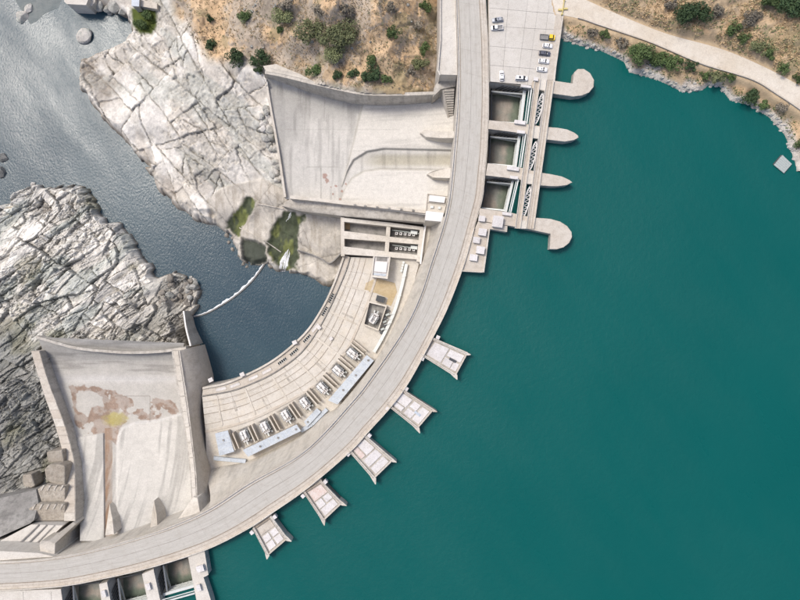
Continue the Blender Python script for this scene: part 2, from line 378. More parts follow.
def fracture(poly, ang, w_, l_, out, spread=9, depth=0):
    """split along two joint sets until blocks are about w_ wide and l_ long"""
    if len(poly) < 3: return
    P = np.array(poly); c = P.mean(0)
    j = random.choice((.5, .7, 1, 1, 1.35, 2.0))
    a1 = ang+R(random.gauss(0, spread)); a2 = ang+R(random.choice((66, 82, 97, 112)))+R(random.gauss(0, spread))
    d1 = np.array((math.cos(a1), math.sin(a1))); n1 = np.array((-d1[1], d1[0])); e1 = np.ptp(P@d1); e2 = np.ptp(P@n1)
    if depth > 16 or (e1 < l_*j and e2 < w_*j): out.append(poly); return
    q = P[random.randrange(len(P))]*.3+c*.7
    A, B = split_poly(poly, q, d1 if e2/w_ > e1/l_ else (math.cos(a2), math.sin(a2)))
    fracture(A, ang, w_, l_, out, spread, depth+1); fracture(B, ang, w_, l_, out, spread, depth+1)
def fracfield(f, reg, ang, w_, l_, seed, warp=1.0, spread=9):
    """block id, distance to the nearest joint, block hash and tilt over a field"""
    random.seed(seed); xs = [p[0] for p in reg]; ys = [p[1] for p in reg]; leaves = []
    fracture([(min(xs)-4, min(ys)-4), (max(xs)+4, min(ys)-4), (max(xs)+4, max(ys)+4), (min(xs)-4, max(ys)+4)], ang, w_, l_, leaves, spread)
    XW = f.X+warp*(1.6*(fbm(f.X*.11, f.Y*.11, seed)-.5)+.7*(fbm(f.X*.55, f.Y*.55, seed+3)-.5)); YW = f.Y+warp*(1.6*(fbm(f.X*.11, f.Y*.11, seed+7)-.5)+.7*(fbm(f.X*.55, f.Y*.55, seed+9)-.5))
    ids = -np.ones(f.X.shape, int); de = np.zeros(f.X.shape); hs = np.zeros(f.X.shape)+.5; tl = np.zeros(f.X.shape)
    for k, poly in enumerate(leaves):
        P = np.array(poly); c = P.mean(0); a = .5*np.sum(P[:, 0]*np.roll(P[:, 1], -1)-np.roll(P[:, 0], -1)*P[:, 1])
        if a < 0: P = P[::-1]
        m = 2*warp+.5; i0 = max(int((P[:, 0].min()-m-f.x0)/f.step), 0); i1 = int((P[:, 0].max()+m-f.x0)/f.step)+2; j0 = max(int((P[:, 1].min()-m-f.y0)/f.step), 0); j1 = int((P[:, 1].max()+m-f.y0)/f.step)+2
        if i1 <= i0 or j1 <= j0: continue
        x = XW[j0:j1, i0:i1]; y = YW[j0:j1, i0:i1]
        if x.size == 0: continue
        d = np.full(x.shape, 1e9)
        for q in range(len(P)):
            p0 = P[q]; e = P[(q+1) % len(P)]-p0; L = np.hypot(*e)
            if L < 1e-6: continue
            d = np.minimum(d, (e[0]*(y-p0[1])-e[1]*(x-p0[0]))/L)
        ins = d >= 0
        ids[j0:j1, i0:i1][ins] = k; de[j0:j1, i0:i1][ins] = d[ins]; hs[j0:j1, i0:i1][ins] = random.random()
        tx, ty = random.gauss(0, 1), random.gauss(0, 1); tl[j0:j1, i0:i1][ins] = ((x-c[0])*tx+(y-c[1])*ty)[ins]
    return ids, de, hs, tl
def wp(pts, z): return [w2(x, y, z) for x, y in pts]
def lerp3(a, b, t): return np.asarray(a)*(1-t[..., None])+np.asarray(b)*t[..., None]

# --- north bank: white rock by the river, dry hillside above it
shoreN = [(60,-140),(62,-6),(88,-2),(98,8),(112,12),(128,20),(132,34),(124,44),(110,51),(97,55),(85,62),(82,72),(83,90),(90,102),(100,112),(107,122),(120,136),(136,154),(150,170),(160,192),(180,209),(200,221),(215,222),(225,232),(237,247),(241,260),(252,266),(266,262),(277,268),(296,271),(310,277),(325,283),(345,283),(470,240),(520,-140)]
hole_chute = [(286,198,-33),(278,150,-33),(270,105,-32.5),(265,73,-28),(285,76,-24),(313,83,-21),(340,89,-18),(366,93.5,-15.5),(400,94,-13),(436,93,-11),(456,90,-11),(460,215,-25),(345,204,-28)]
FN = Field(-175, 0, 32, 195, .45)
inN = FN.inner([(95,70,-51),(110,95,-51),(140,150,-51),(170,190,-51),(210,200,-47),(150,60,-44),(150,110,-43),(200,120,-41),(190,165,-44),(240,140,-41),(270,190,-42),(225,90,-38),(255,100,-38),(130,15,-50),(110,-30,-44),
   (150,20,-46),(175,18,-42),(200,40,-36),(200,5,-32),(180,-60,-25),(250,60,-30),(260,30,-24),(265,66,-29),(300,70,-24),(300,30,-16),(340,75,-17),(340,40,-11),(370,80,-14),(400,82,-12),(430,80,-10),(400,50,-6),(432,50,-5),(430,15,-2),(380,10,0),(330,0,-2),(280,-10,-10),(440,-40,2),(350,-70,8),(250,-90,0),
   (300,150,-44),(400,150,-40),(235,228,-52),(260,225,-50),(285,235,-51),(320,240,-48),(335,265,-51),(300,255,-53),(245,205,-46),(300,208,-44)])
dN = sdf(wp(shoreN, RIV_Z), FN.X, FN.Y)
_w = worley(FN.X*.16, FN.Y*.16, 71); dN = dN+3.2*(fbm(FN.X*.13, FN.Y*.13, 68, 4)-.5)+2.4*(_w[2]-.5)*sstep(0, .25, _w[1]-_w[0])
prof = RIV_Z-5+np.where(dN < 0, np.maximum(dN*1.2, -6)+5, 5+np.sqrt(np.maximum(dN, 0)*7.5)+.6*np.maximum(dN, 0))
FN.S = np.minimum(inN, prof); 
pxN = 400+FN.X*F/(H-FN.S); pyN = 300-FN.Y*F/(H-FN.S)
hillN = sstep(-6, 8, sdf([(172,-150),(172,15),(190,30),(208,62),(262,66),(300,84),(470,110),(470,-150)], pxN, pyN)+10*(fbm(FN.X*.06, FN.Y*.06, 5)-.5))
apron_px = [(212,222),(206,200),(222,186),(262,178),(290,192),(346,206),(346,262),(332,285),(296,273),(266,262),(240,262)]
apr = sstep(-1, 2, sdf(apron_px, pxN, pyN))
regN = wp([(70,60),(84,48),(84,-40),(128,-40),(160,-40),(170,14),(180,18),(200,44),(212,60),(262,64),(270,100),(290,195),(350,205),(350,290),(225,262),(70,130)], -46)
f1, f2, cid, tl0 = worley(FN.X*.30, FN.Y*.30, 11); g1, g2, gid, gl = worley(FN.X*.75, FN.Y*.75, 31)
A_id, A_d, A_h, A_t = fracfield(FN, regN, R(-56), 14.5, 25, 101, 1.6, 13); B_id, B_d, B_h, B_t = fracfield(FN, regN, R(-50), 4.2, 7.5, 202, 1.0, 14); E_id, E_d, E_h, E_t = fracfield(FN, regN, R(-40), 1.7, 2.8, 303, .5, 18)
fineN = sstep(.44, .58, fbm(FN.X*.05+4, FN.Y*.05, 92, 4))            # where the rock is broken small
bandN = sstep(.50, .62, fbm((FN.X*.62+FN.Y*.78)*.10, (FN.X*.78-FN.Y*.62)*.025+3, 94, 4))
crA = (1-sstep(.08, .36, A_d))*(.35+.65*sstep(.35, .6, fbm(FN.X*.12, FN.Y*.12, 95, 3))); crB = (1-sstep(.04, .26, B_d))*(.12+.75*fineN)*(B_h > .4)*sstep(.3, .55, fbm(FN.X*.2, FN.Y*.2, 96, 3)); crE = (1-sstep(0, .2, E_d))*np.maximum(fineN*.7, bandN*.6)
rk = (A_h-.5)*1.5+A_t*.06+((B_h-.5)*.9+B_t*.11)*(.28+.72*fineN)+((E_h-.5)*.55+E_t*.16)*np.maximum(fineN, bandN*.8)-1.0*crA-.5*crB-.25*crE-.6*bandN+2.2*(fbm(FN.X*.07, FN.Y*.07, 55, 3)-.5)+.35*(fbm(FN.X*.9, FN.Y*.9, 56, 4)-.5)
hl = 3.2*(fbm(FN.X*.07, FN.Y*.07, 2, 5)-.5)+1.0*(fbm(FN.X*.5, FN.Y*.5, 4)-.5)+.35*(g2-g1)*hillN+.9*np.maximum(0, cid-.72)*4*sstep(0,.3,f2-f1)
rk = rk+1.5*(1-sstep(3, 9, dN))*(fbm(FN.X*.45, FN.Y*.45, 58, 4)-.5)
FN.Z = FN.S+np.where(dN > 0, sstep(0, 3, dN), 0)*((1-hillN)*rk*(1-.78*apr)+hillN*hl)
gz, gx = np.gradient(FN.S+hillN*hl, FN.step); slope = np.hypot(gx, gz)
white = np.ones(FN.X.shape+(3,))*np.array((.76, .725, .665)); white = lerp3(white, np.array((.58, .52, .44)), .5*sstep(.52, .66, fbm(FN.X*.10, FN.Y*.10, 9)))
white = lerp3(white, np.array((.52, .53, .485)), .7*bandN); white = lerp3(white, np.array((.50, .47, .41)), .5*fineN*sstep(.4, .65, fbm(FN.X*.2, FN.Y*.2, 63)))
white = white*((.86+.22*A_h)*(.90+.18*B_h)*(.92+.16*E_h)*(.80+.38*fbm(FN.X*1.1, FN.Y*1.1, 57)))[..., None]
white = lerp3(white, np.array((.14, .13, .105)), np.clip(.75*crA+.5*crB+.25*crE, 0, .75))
wet = (1-sstep(.8, 6.5, FN.Z-RIV_Z+5*(fbm(FN.X*.12, FN.Y*.12, 74, 3)-.5)))[..., None]
white = white*(1-wet)+np.array((.30, .26, .215))*wet*(.5+1.0*fbm(FN.X*.7, FN.Y*.7, 59))[..., None]
dry = lerp3((.57, .385, .22), (.65, .50, .335), fbm(FN.X*.16, FN.Y*.16, 21)); dry = lerp3(dry, np.array((.44, .345, .235)), .7*sstep(.5, .66, fbm(FN.X*.10, FN.Y*.10, 25)))
rocky = sstep(.52, .62, fbm(FN.X*.055+3, FN.Y*.055, 28, 5)+.16*(slope-.6))
dry = lerp3(dry, np.array((.42, .385, .34)), rocky*.65)
dry = dry*(.78+.4*fbm(FN.X*.9, FN.Y*.9, 33))[..., None]
dry = lerp3(dry, np.array((.26, .23, .13)), .55*sstep(.58, .70, fbm(FN.X*.14+9, FN.Y*.14, 41, 5)))
colN = lerp3(white, dry, hillN)
con = np.array((.58, .54, .475))*(.8+.35*fbm(FN.X*.25, FN.Y*.25, 51))[..., None]
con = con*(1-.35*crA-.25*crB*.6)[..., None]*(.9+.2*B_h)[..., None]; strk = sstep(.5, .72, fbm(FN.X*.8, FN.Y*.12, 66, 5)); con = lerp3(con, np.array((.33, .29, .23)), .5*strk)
colN = lerp3(colN, con, apr*(1-.55*wet[..., 0]))
moss = np.zeros(FN.X.shape)
chan = np.zeros(FN.X.shape)
for poly, k in (([(247,197),(258,199),(256,208),(246,222),(238,235),(226,228),(236,210)], 1.0), ([(284,212),(305,214),(302,228),(297,245),(297,270),(281,270),(268,252),(268,240),(272,226)], 1.0)):
    s_ = sdf(poly, pxN, pyN)+9*(fbm(FN.X*.28, FN.Y*.28, 61, 5)-.5); moss = np.maximum(moss, k*sstep(-1.2, 1.8, s_)); chan = np.maximum(chan, sstep(-2, 5, s_))
mc = lerp3((.15, .175, .05), (.05, .068, .035), sstep(.42, .62, fbm(FN.X*.4, FN.Y*.15, 71, 5)))*(.7+.6*fbm(FN.X*1.2, FN.Y*.6, 72))[..., None]
colN = lerp3(colN, mc, moss*.93)
dark_recess = sstep(-1, 2, 5*(fbm(FN.X*.3, FN.Y*.3, 64, 4)-.5)+sdf([(240,236),(252,240),(266,246),(266,262),(252,266),(241,260)], pxN, pyN)); colN = lerp3(colN, np.array((.035, .05, .036)), dark_recess*.9)  # patch of the apron edge coloured near-black green and lowered further down
veg = sstep(-2, 2, sdf([(131,8),(156,8),(156,24),(152,34),(140,34),(133,26)], pxN, pyN)); colN = lerp3(colN, np.array((.085, .11, .03)), veg)
FN.Z = FN.Z-1.9*chan*apr*(.7+.6*fbm(FN.X*.5, FN.Y*.5, 73))-2.8*dark_recess
FN.Z = FN.Z-5*sstep(0, 3, sdf([(341,206),(430,214),(430,270),(336,290),(341,262)], pxN, pyN))
keepN = (sdf([w2(*p) for p in hole_chute], FN.X, FN.Y) < .4) & (dN > -12) & (sdf([w2(441,-160,0),w2(600,-160,0),w2(600,70,0),w2(441,70,0)], FN.X, FN.Y) < 1.5) & (sdf([w2(346,210,-38),w2(430,222,-38),w2(480,222,-38),w2(480,300,-38),w2(338,300,-38)], FN.X, FN.Y) < 1)
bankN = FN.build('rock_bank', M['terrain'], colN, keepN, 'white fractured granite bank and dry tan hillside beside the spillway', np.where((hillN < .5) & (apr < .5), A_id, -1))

# --- south-west outcrop
shoreS = [(-140,200),(0,207),(15,205),(17,196),(32,188),(52,187),(65,185),(86,186),(88,198),(99,205),(110,222),(125,226),(137,242),(150,264),(159,276),(175,273),(188,276),(199,292),(197,304),(188,316),(190,346),(206,386),(206,700),(-140,700)]
FS = Field(-262, -165, -92, 62, .45)
inS = FS.inner([(20,215,-50),(40,205,-51),(70,205,-50),(95,225,-49),(60,240,-46),(20,250,-46),(110,255,-47),(140,270,-50),(90,290,-43),(40,290,-42),(0,280,-42),(-60,260,-45),(-60,330,-34),(20,330,-38),(60,330,-39),(110,320,-43),(160,320,-46),(185,300,-53),(180,340,-45),(120,342,-42),(60,344,-40),(30,380,-38),(5,400,-34),(40,420,-37),(10,450,-33),(50,460,-36),(40,490,-34),(-40,420,-28),(-60,480,-22),(0,520,-28),(60,520,-30),(-60,560,-12),(100,450,-52),(150,450,-52),(100,520,-45)])
dS = sdf(wp(shoreS, RIV_Z), FS.X, FS.Y)
_w = worley((FS.X*.77+FS.Y*.64)*.10, (FS.Y*.77-FS.X*.64)*.22, 72); dS = dS+3.0*(fbm(FS.X*.13, FS.Y*.13, 69, 4)-.5)+3.4*(_w[2]-.5)*sstep(0, .2, _w[1]-_w[0])
prS = RIV_Z+np.where(dS < 0, np.maximum(dS*1.2, -6), np.sqrt(np.maximum(dS, 0)*9)+.6*np.maximum(dS, 0))
FS.S = np.minimum(inS+0, prS)
ux, uy = FS.X*math.cos(R(40))+FS.Y*math.sin(R(40)), -FS.X*math.sin(R(40))+FS.Y*math.cos(R(40))
FS.S = FS.S+sstep(3, 12, dS)*(3.2*(np.abs(fbm(ux*.035+7, uy*.13, 44, 4)-.5)*2)+3.0*(fbm(FS.X*.05, FS.Y*.05, 46)-.5)-1.5)
regS = wp([(-70,180),(210,180),(210,350),(70,360),(80,560),(-70,560)], -44)
A_id, A_d, A_h, A_t = fracfield(FS, regS, R(42), 8.5, 19, 404, 1.0, 11); B_id, B_d, B_h, B_t = fracfield(FS, regS, R(40), 3.2, 7.5, 505, .6, 14); E_id, E_d, E_h, E_t = fracfield(FS, regS, R(38), 1.4, 2.8, 606, .3, 18)
fineS = sstep(.42, .60, fbm(FS.X*.045+4, FS.Y*.045, 92, 4))
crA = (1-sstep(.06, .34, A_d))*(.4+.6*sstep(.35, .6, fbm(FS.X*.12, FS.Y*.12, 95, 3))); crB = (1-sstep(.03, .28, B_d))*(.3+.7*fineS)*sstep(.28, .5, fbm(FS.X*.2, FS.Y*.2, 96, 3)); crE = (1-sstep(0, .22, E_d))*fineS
rkS = (A_h-.5)*2.8+A_t*.13+((B_h-.5)*1.5+B_t*.22)*(.4+.6*fineS)+((E_h-.5)*.7+E_t*.22)*(.2+.8*fineS)-1.3*crA-.6*crB-.25*crE+.4*(fbm(FS.X*.9, FS.Y*.9, 56, 4)-.5)
FS.Z = FS.S+np.where(dS > 0, sstep(0, 3, dS), 0)*rkS
pxS = 400+FS.X*F/(H-FS.S); pyS = 300-FS.Y*F/(H-FS.S)
base = lerp3((.80, .765, .695), (.52, .54, .49), .85*sstep(.47, .67, fbm(ux*.04, uy*.14, 9, 5)))
darkz = sstep(-14, 18, sdf([(-200,300),(20,325),(38,352),(66,430),(66,500),(-200,520)], pxS, pyS)+30*(fbm(FS.X*.08, FS.Y*.08, 15)-.5))
greyz = sstep(-12, 18, sdf([(95,335),(140,300),(160,270),(205,270),(205,350),(150,345)], pxS, pyS)+20*(fbm(FS.X*.08, FS.Y*.08, 16)-.5))
base = lerp3(base, np.array((.24, .24, .22)), darkz*.8); base = lerp3(base, np.array((.42, .395, .345)), greyz*.75)
base = base*((.84+.26*A_h)*(.82+.30*B_h)*(.88+.22*E_h)*(.80+.38*fbm(FS.X*1.1, FS.Y*1.1, 57)))[..., None]
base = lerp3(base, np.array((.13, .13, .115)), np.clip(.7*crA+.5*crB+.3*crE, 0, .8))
wet = (1-sstep(.4, 3.2, FS.Z-RIV_Z))[..., None]; colS = base*(1-wet)+np.array((.22, .195, .165))*wet*(.5+fbm(FS.X*.7, FS.Y*.7, 59))[..., None]
ol = sstep(.60, .7, fbm(FS.X*.06, FS.Y*.06, 77)); colS = lerp3(colS, np.array((.20, .19, .10)), ol*.4)
keepS = (dS > -12) & (sdf(wp([(50,362),(54,349),(66,349),(125,354),(172,352),(188,440),(192,540),(80,540),(72,470),(60,420)], -40), FS.X, FS.Y) < 0) & (sdf(wp([(-120,556),(52,557),(230,520),(230,700),(-120,700)], -2), FS.X, FS.Y) < 1)
FS.smooth = False
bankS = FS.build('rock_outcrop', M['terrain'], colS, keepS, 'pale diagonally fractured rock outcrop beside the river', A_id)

# --- north-east hillside along the reservoir, with the access road
shoreE = [(556,-140),(556,20),(562,38),(580,45),(600,50),(624,61),(630,72),(654,78),(682,91),(702,90),(708,85),(720,86),(730,100),(750,105),(770,117.5),(785,135),(791,150),(796,165),(798,182),(812,195),(960,250),(960,-140)]
road_up = [(545,-32),(571,-10),(600,5.5),(662,32),(720,49),(760,66),(800,87.5),(850,120),(900,160)]
road_lo = [(556,13),(580,18),(600,25),(650,42.5),(700,64),(750,80),(775,95),(800,112),(845,146),(895,190)]
NR = 70
def road_z(x): return np.interp(x, [60, 90, 180], [.06, .6, 2.2])
ru = resample(w3c(catmull(road_up), 1), NR); rl = resample(w3c(catmull(road_lo), 1), NR)
FE = Field(62, 55, 225, 200, .6)
inE = FE.inner([(575,30,-1.5),(600,38,-1),(590,20,-.3),(640,48,-.5),(650,66,-3.2),(690,72,-1.5),(690,86,-3.6),(740,90,-1),(745,101,-3.5),(780,115,-1.5),(785,128,-3.4),(800,150,-3),(800,130,0),(830,170,0),
   (600,-10,4),(640,8,3.5),(690,20,5),(720,30,5),(760,45,5),(800,65,5),(640,-30,12),(700,-10,13),(740,10,12),(790,30,13),(760,-30,20),(850,0,22),(860,60,12),(900,120,8)])
dE = sdf(wp(shoreE, RES_Z), FE.X, FE.Y)
prE = RES_Z+np.where(dE < 0, np.maximum(dE*.5, -8), np.sqrt(np.maximum(dE, 0)*1.3)+.22*np.maximum(dE, 0))
FE.S = np.minimum(inE, prE)
g1, g2, gid, gl = worley(FE.X*.45, FE.Y*.45, 31); k1, k2, kid, kl = worley(FE.X*.2, FE.Y*.2, 37)
nz = .7*(worley(FE.X*.5, FE.Y*.5, 97)[2]-.5)+2.2*(fbm(FE.X*.08, FE.Y*.08, 2, 5)-.5)+.9*(fbm(FE.X*.45, FE.Y*.45, 4)-.5)+.5*(gid-.5)
FE.Z = FE.S+np.where(dE > -3, sstep(-3, 4, dE), 0)*nz*(.35+.65*sstep(0, 14, dE))
rdp = [tuple(p[:2]) for p in ru]+[tuple(p[:2]) for p in rl[::-1]]
dR = sdf(rdp, FE.X, FE.Y)
FE.Z = FE.Z+(road_z(FE.X)-.12-FE.Z)*sstep(-3.4, -.6, dR)
gy, gx = np.gradient(FE.S+nz, .6); slope = np.hypot(gx, gy)
dry = lerp3((.55, .375, .215), (.63, .49, .33), fbm(FE.X*.16, FE.Y*.16, 21)); dry = lerp3(dry, np.array((.42, .335, .23)), .75*sstep(.46, .62, fbm(FE.X*.10, FE.Y*.10, 25)))
dry = lerp3(dry, np.array((.25, .225, .13)), .6*sstep(.54, .66, fbm(FE.X*.13, FE.Y*.13, 29, 5)))
dry = dry*(.68+.5*fbm(FE.X*.9, FE.Y*.9, 33))[..., None]
dirt = np.array((.52, .40, .26)); dry = lerp3(dry, dirt*(.8+.4*fbm(FE.X*.3, FE.Y*.3, 35))[..., None], sstep(-3.6, -1.5, dR))
pale = (1-sstep(1.3, 2.6, FE.Z-RES_Z+1.5*(fbm(FE.X*.12, FE.Y*.12, 39)-.5)))
colE = lerp3(dry, np.array((.60, .56, .50))*(.75+.35*gid)[..., None], pale)
colE = lerp3(colE, np.array((.10, .14, .12)), (1-sstep(-.5, .25, FE.Z-RES_Z)))
FEkeep = (dE > -14)
bankE = FE.build('hillside', M['terrain'], colE, FEkeep, 'dry tan hillside above the reservoir with a pale bleached shoreline')

random.seed(7)
print('terrain done', len(bpy.data.objects))

# ------------------------------------------------------------------ dam: wall, faces, crest
dam = empty('dam', W(400, 330, -56), 'long curved concrete arch dam carrying the crest road across the picture', 'dam')
mb = MB(); band(mb, 0, NS-1, 0.0, 1.0, -2.6, -.16); mb.build('crest_slab', M['concrete'], dam)
# upstream wall to below water
rows = [[cross(i, .97, -2.6), cross(i, .97, -34)] for i in range(NS)]; MB().strip(rows).build('upstream_face', M['damface'], dam)
iN = min(range(NS), key=lambda i: abs(DW[i][0]-w2(445,215,0)[0])+abs(DW[i][1]-w2(445,215,0)[1]))
iS = min(range(NS), key=lambda i: abs(DW[i][0]-w2(206,510,0)[0])+abs(DW[i][1]-w2(206,510,0)[1]))
rows = [[cross(i, .02, -2.6), cross(i, .02, -18), cross(i, .02, -46)] for i in range(0, iN+2)]; MB().strip(rows).build('downstream_face', M['damface'], dam)
rows = [[cross(i, .02, -2.6), cross(i, .02, -10), cross(i, .02, -46)] for i in range(iS-1, NS)]; MB().strip(rows).build('downstream_face', M['damface'], dam)
B_PX = [(431,221),(427.5,242),(421,262),(410,292),(394,326),(375,360),(339,405),(325,414),(302,434),(250,460),(222,466),(204,472)]
BW = resample(w3c(catmull(B_PX), -38.2), iS-iN+1); rows = []
for k, i in enumerate(range(iN, iS+1)):
    p = np.array(cross(i, .02, -2.6)); q = BW[k]; r = []
    for t in np.linspace(0, 1, 9):
        u = t**1.5; r.append((p[0]*(1-u)+q[0]*u, p[1]*(1-u)+q[1]*u, -2.6-35.6*t))
    r.append((q[0], q[1], -46)); rows.append(r)
MB().strip(rows).build('downstream_face', M['damface'], dam, smooth=True)
# crest details: parapets, walkways, kerbs, rails
mb = MB(); band(mb, 0, NS-1, .0, .022, -.15, 1.0); mb.build('parapet', M['concrete'], dam)
mb = MB(); band(mb, 0, NS-1, .022, .085, -.15, .14); mb.build('walkway', M['deck'], dam)
mb = MB(); band(mb, 0, NS-1, .085, .098, -.15, .24); mb.build('kerb', M['brownwall'], dam)
mb = MB(); band(mb, 0, NS-1, .775, .79, -.15, .26); mb.build('kerb', M['brownwall'], dam)
mb = MB(); band(mb, 0, NS-1, .79, .972, -.15, .16); mb.build('walkway', M['beige'], dam)
iP = next(i for i in range(NS) if UW[i][1] < w2(476,226,0)[1])
mb = MB(); band(mb, iP, NS-1, .972, 1.0, -.15, .95); mb.build('parapet', M['concrete'], dam)
for t in (.87,):
    mb = MB(); band(mb, 0, NS-1, t, t+.008, .1, .19); mb.build('cable_duct', M['brownwall'], dam)
crest = empty('crest_road', W(430, 300, 0), 'light grey two lane road along the top of the dam', None, None, 'structure')
mb = MB(); band(mb, 0, NS-1, .098, .775, -.14, -.03); mb.build('road_bed', M['joint'], crest)
for i in range(0, NS-1, 4):
    j = min(i+4, NS-1)
    for (t0, t1) in ((.102, .275), (.277, .433), (.441, .60), (.602, .772)):
        mb = MB()
        rows = []
        for k in range(i, j+1):
            e = .0
            rows.append([cross(k, t0, .0), cross(k, t1, .0)])
        # leave a fine joint at the ends
        for r in (0, -1):
            n_ = 1 if r == 0 else -2
            for c_ in (0, 1):
                a = Vector(rows[r][c_]); b = Vector(rows[n_][c_]); a = a+(b-a).normalized()*(.003 if i % 12 else .03); rows[r][c_] = tuple(a)
        mb.strip([[x[0], x[1]] for x in rows]); cc_ = [(t, (k+i)*.03, 0) for k in range(len(rows)) for t in (t0, t1)]; obj('road_slab', mb.v, mb.f, M['roadwear'], crest, False, cc_)

# plaza north of the gates: solid block with slabs on it, shoulder west of the road
plaza = empty('parking_plaza', W(525, 45, 0), 'pale concrete parking yard of large jointed slabs beside the road', None, None, 'structure')
def line_x(p, q, y): return p[0]+(q[0]-p[0])*(y-p[1])/(q[1]-p[1])
prism_px('plaza_block', [(488.6,-90),(488.4,-20),(488.6,20),(489.4,82),(534,87.5),(553,82),(562,15),(562,13),(590,13),(575,-20),(575,-90)], -.12, -34, M['concrete'], plaza)
cols_ = [lambda y: float(np.interp(y, [-90, 0, 20, 50, 90], [489.3, 489.3, 489.3, 489.8, 490.2])), lambda y: line_x((508,8),(503,70),y), lambda y: line_x((527,8),(519,70),y), lambda y: line_x((537.5,10.6),(529.4,71),y), lambda y: line_x((548,12.5),(541,71),y), lambda y: line_x((561.5,14),(554.5,68),y)]
rows_ = [(-70,-70), (-22,-22), (8,14), (26,30), (46,52), (65,71), (81.5,88)]
prism_px('joint_bed', [(489.6,-80),(489.6,82),(533,87),(552.5,82),(561.5,15),(574,-20),(574,-80)], -.09, -.118, M['tyre'], plaza)
for r in range(len(rows_)-1):
    for c in range(len(cols_)-1):
        def corner(ci, ri):
            x = 520.
            for _ in range(4): y = rows_[ri][0]+(rows_[ri][1]-rows_[ri][0])*(x-489)/70; x = cols_[ci](y)
            return np.array(w2(x, y, 0))
        q = [corner(c, r), corner(c+1, r), corner(c+1, r+1), corner(c, r+1)]; m_ = sum(q)/4
        g = .06
        q = [p+(m_-p)/np.linalg.norm(m_-p)*g for p in q]
        MB().prism([(p[0], p[1], .0) for p in q], -.088).build('paving_slab', M['slab'], plaza)
prism_px('edge_kerb', [(562.6,13),(564,13.2),(556.2,68),(554.8,82),(553.4,82),(554.2,68)], .35, -6, M['concrete'], plaza)
sh = empty('abutment_shoulder', W(448, 35, -20), 'pale concrete abutment block beside the road at the hillside', 'abutment')
prism_px('block', [(441,-90),(452.8,-90),(454.3,-40),(455.3,0),(456.7,40),(457.2,75),(440.5,74.5),(438.5,70),(441,40)], .05, -40, M['deck'], sh)
prism_px('parapet', [(439.8,-90),(441,-90),(441,40),(438.5,70),(440.5,74.5),(439.6,75.5),(437.2,70.5),(439.9,40)], 1.0, -40, M['concrete'], sh)
prism_px('lower_block', [(440,76),(456.6,76.5),(455.6,86),(441,89),(432.5,97,-12),(434,88,-11)], -8, -40, M['wall'], sh)
st = empty('stair_flight', W(448, 105, -22), 'narrow concrete stair flight dropping beside the dam at the chute corner', 'stairs')
for k in range(13):
    z = -9-k*.95; y0 = 89+k*2.4
    prism_px('step', [(444+k*.45, y0), (454.5-k*.12, y0-.6), (454.3-k*.12, y0+2.0), (444.5+k*.45, y0+2.4)], z, z-1.3, M['wall'], st)
prism_px('stringer', [(442.5,90,-8.5),(444,89.5,-8.5),(450,121,-21),(448.5,121.5,-21)], -9, -40, M['concrete'], st)

# ------------------------------------------------------------------ spillway chutes
def sheet(name, edges, nx, ny, zf, cf, mat, parent):
    """edges: left polyline, right polyline (pixels, same direction); grid between them"""
    L = resample(catmull(edges[0]), ny); Rr = resample(catmull(edges[1]), ny)
    t = np.linspace(0, 1, nx)[None, :, None]; P = L[:, None, :]*(1-t)+Rr[:, None, :]*t
    x, y = P[..., 0], P[..., 1]; z = zf(x, y); s = (H-z)/F
    v = np.stack([(x-400)*s, (300-y)*s, z], -1).reshape(-1, 3); cols = cf(x, y, v.reshape(ny, nx, 3)).reshape(-1, 3)
    i = np.arange(ny*nx).reshape(ny, nx); fs = np.stack([i[:-1,:-1], i[1:,:-1], i[1:,1:], i[:-1,1:]], -1).reshape(-1, 4)
    a, b, c = v[fs[0][0]], v[fs[0][1]], v[fs[0][2]]
    if np.cross(b-a, c-b)[2] < 0: fs = fs[:, ::-1]
    return obj(name, v, fs.tolist(), mat, parent, True, cols)
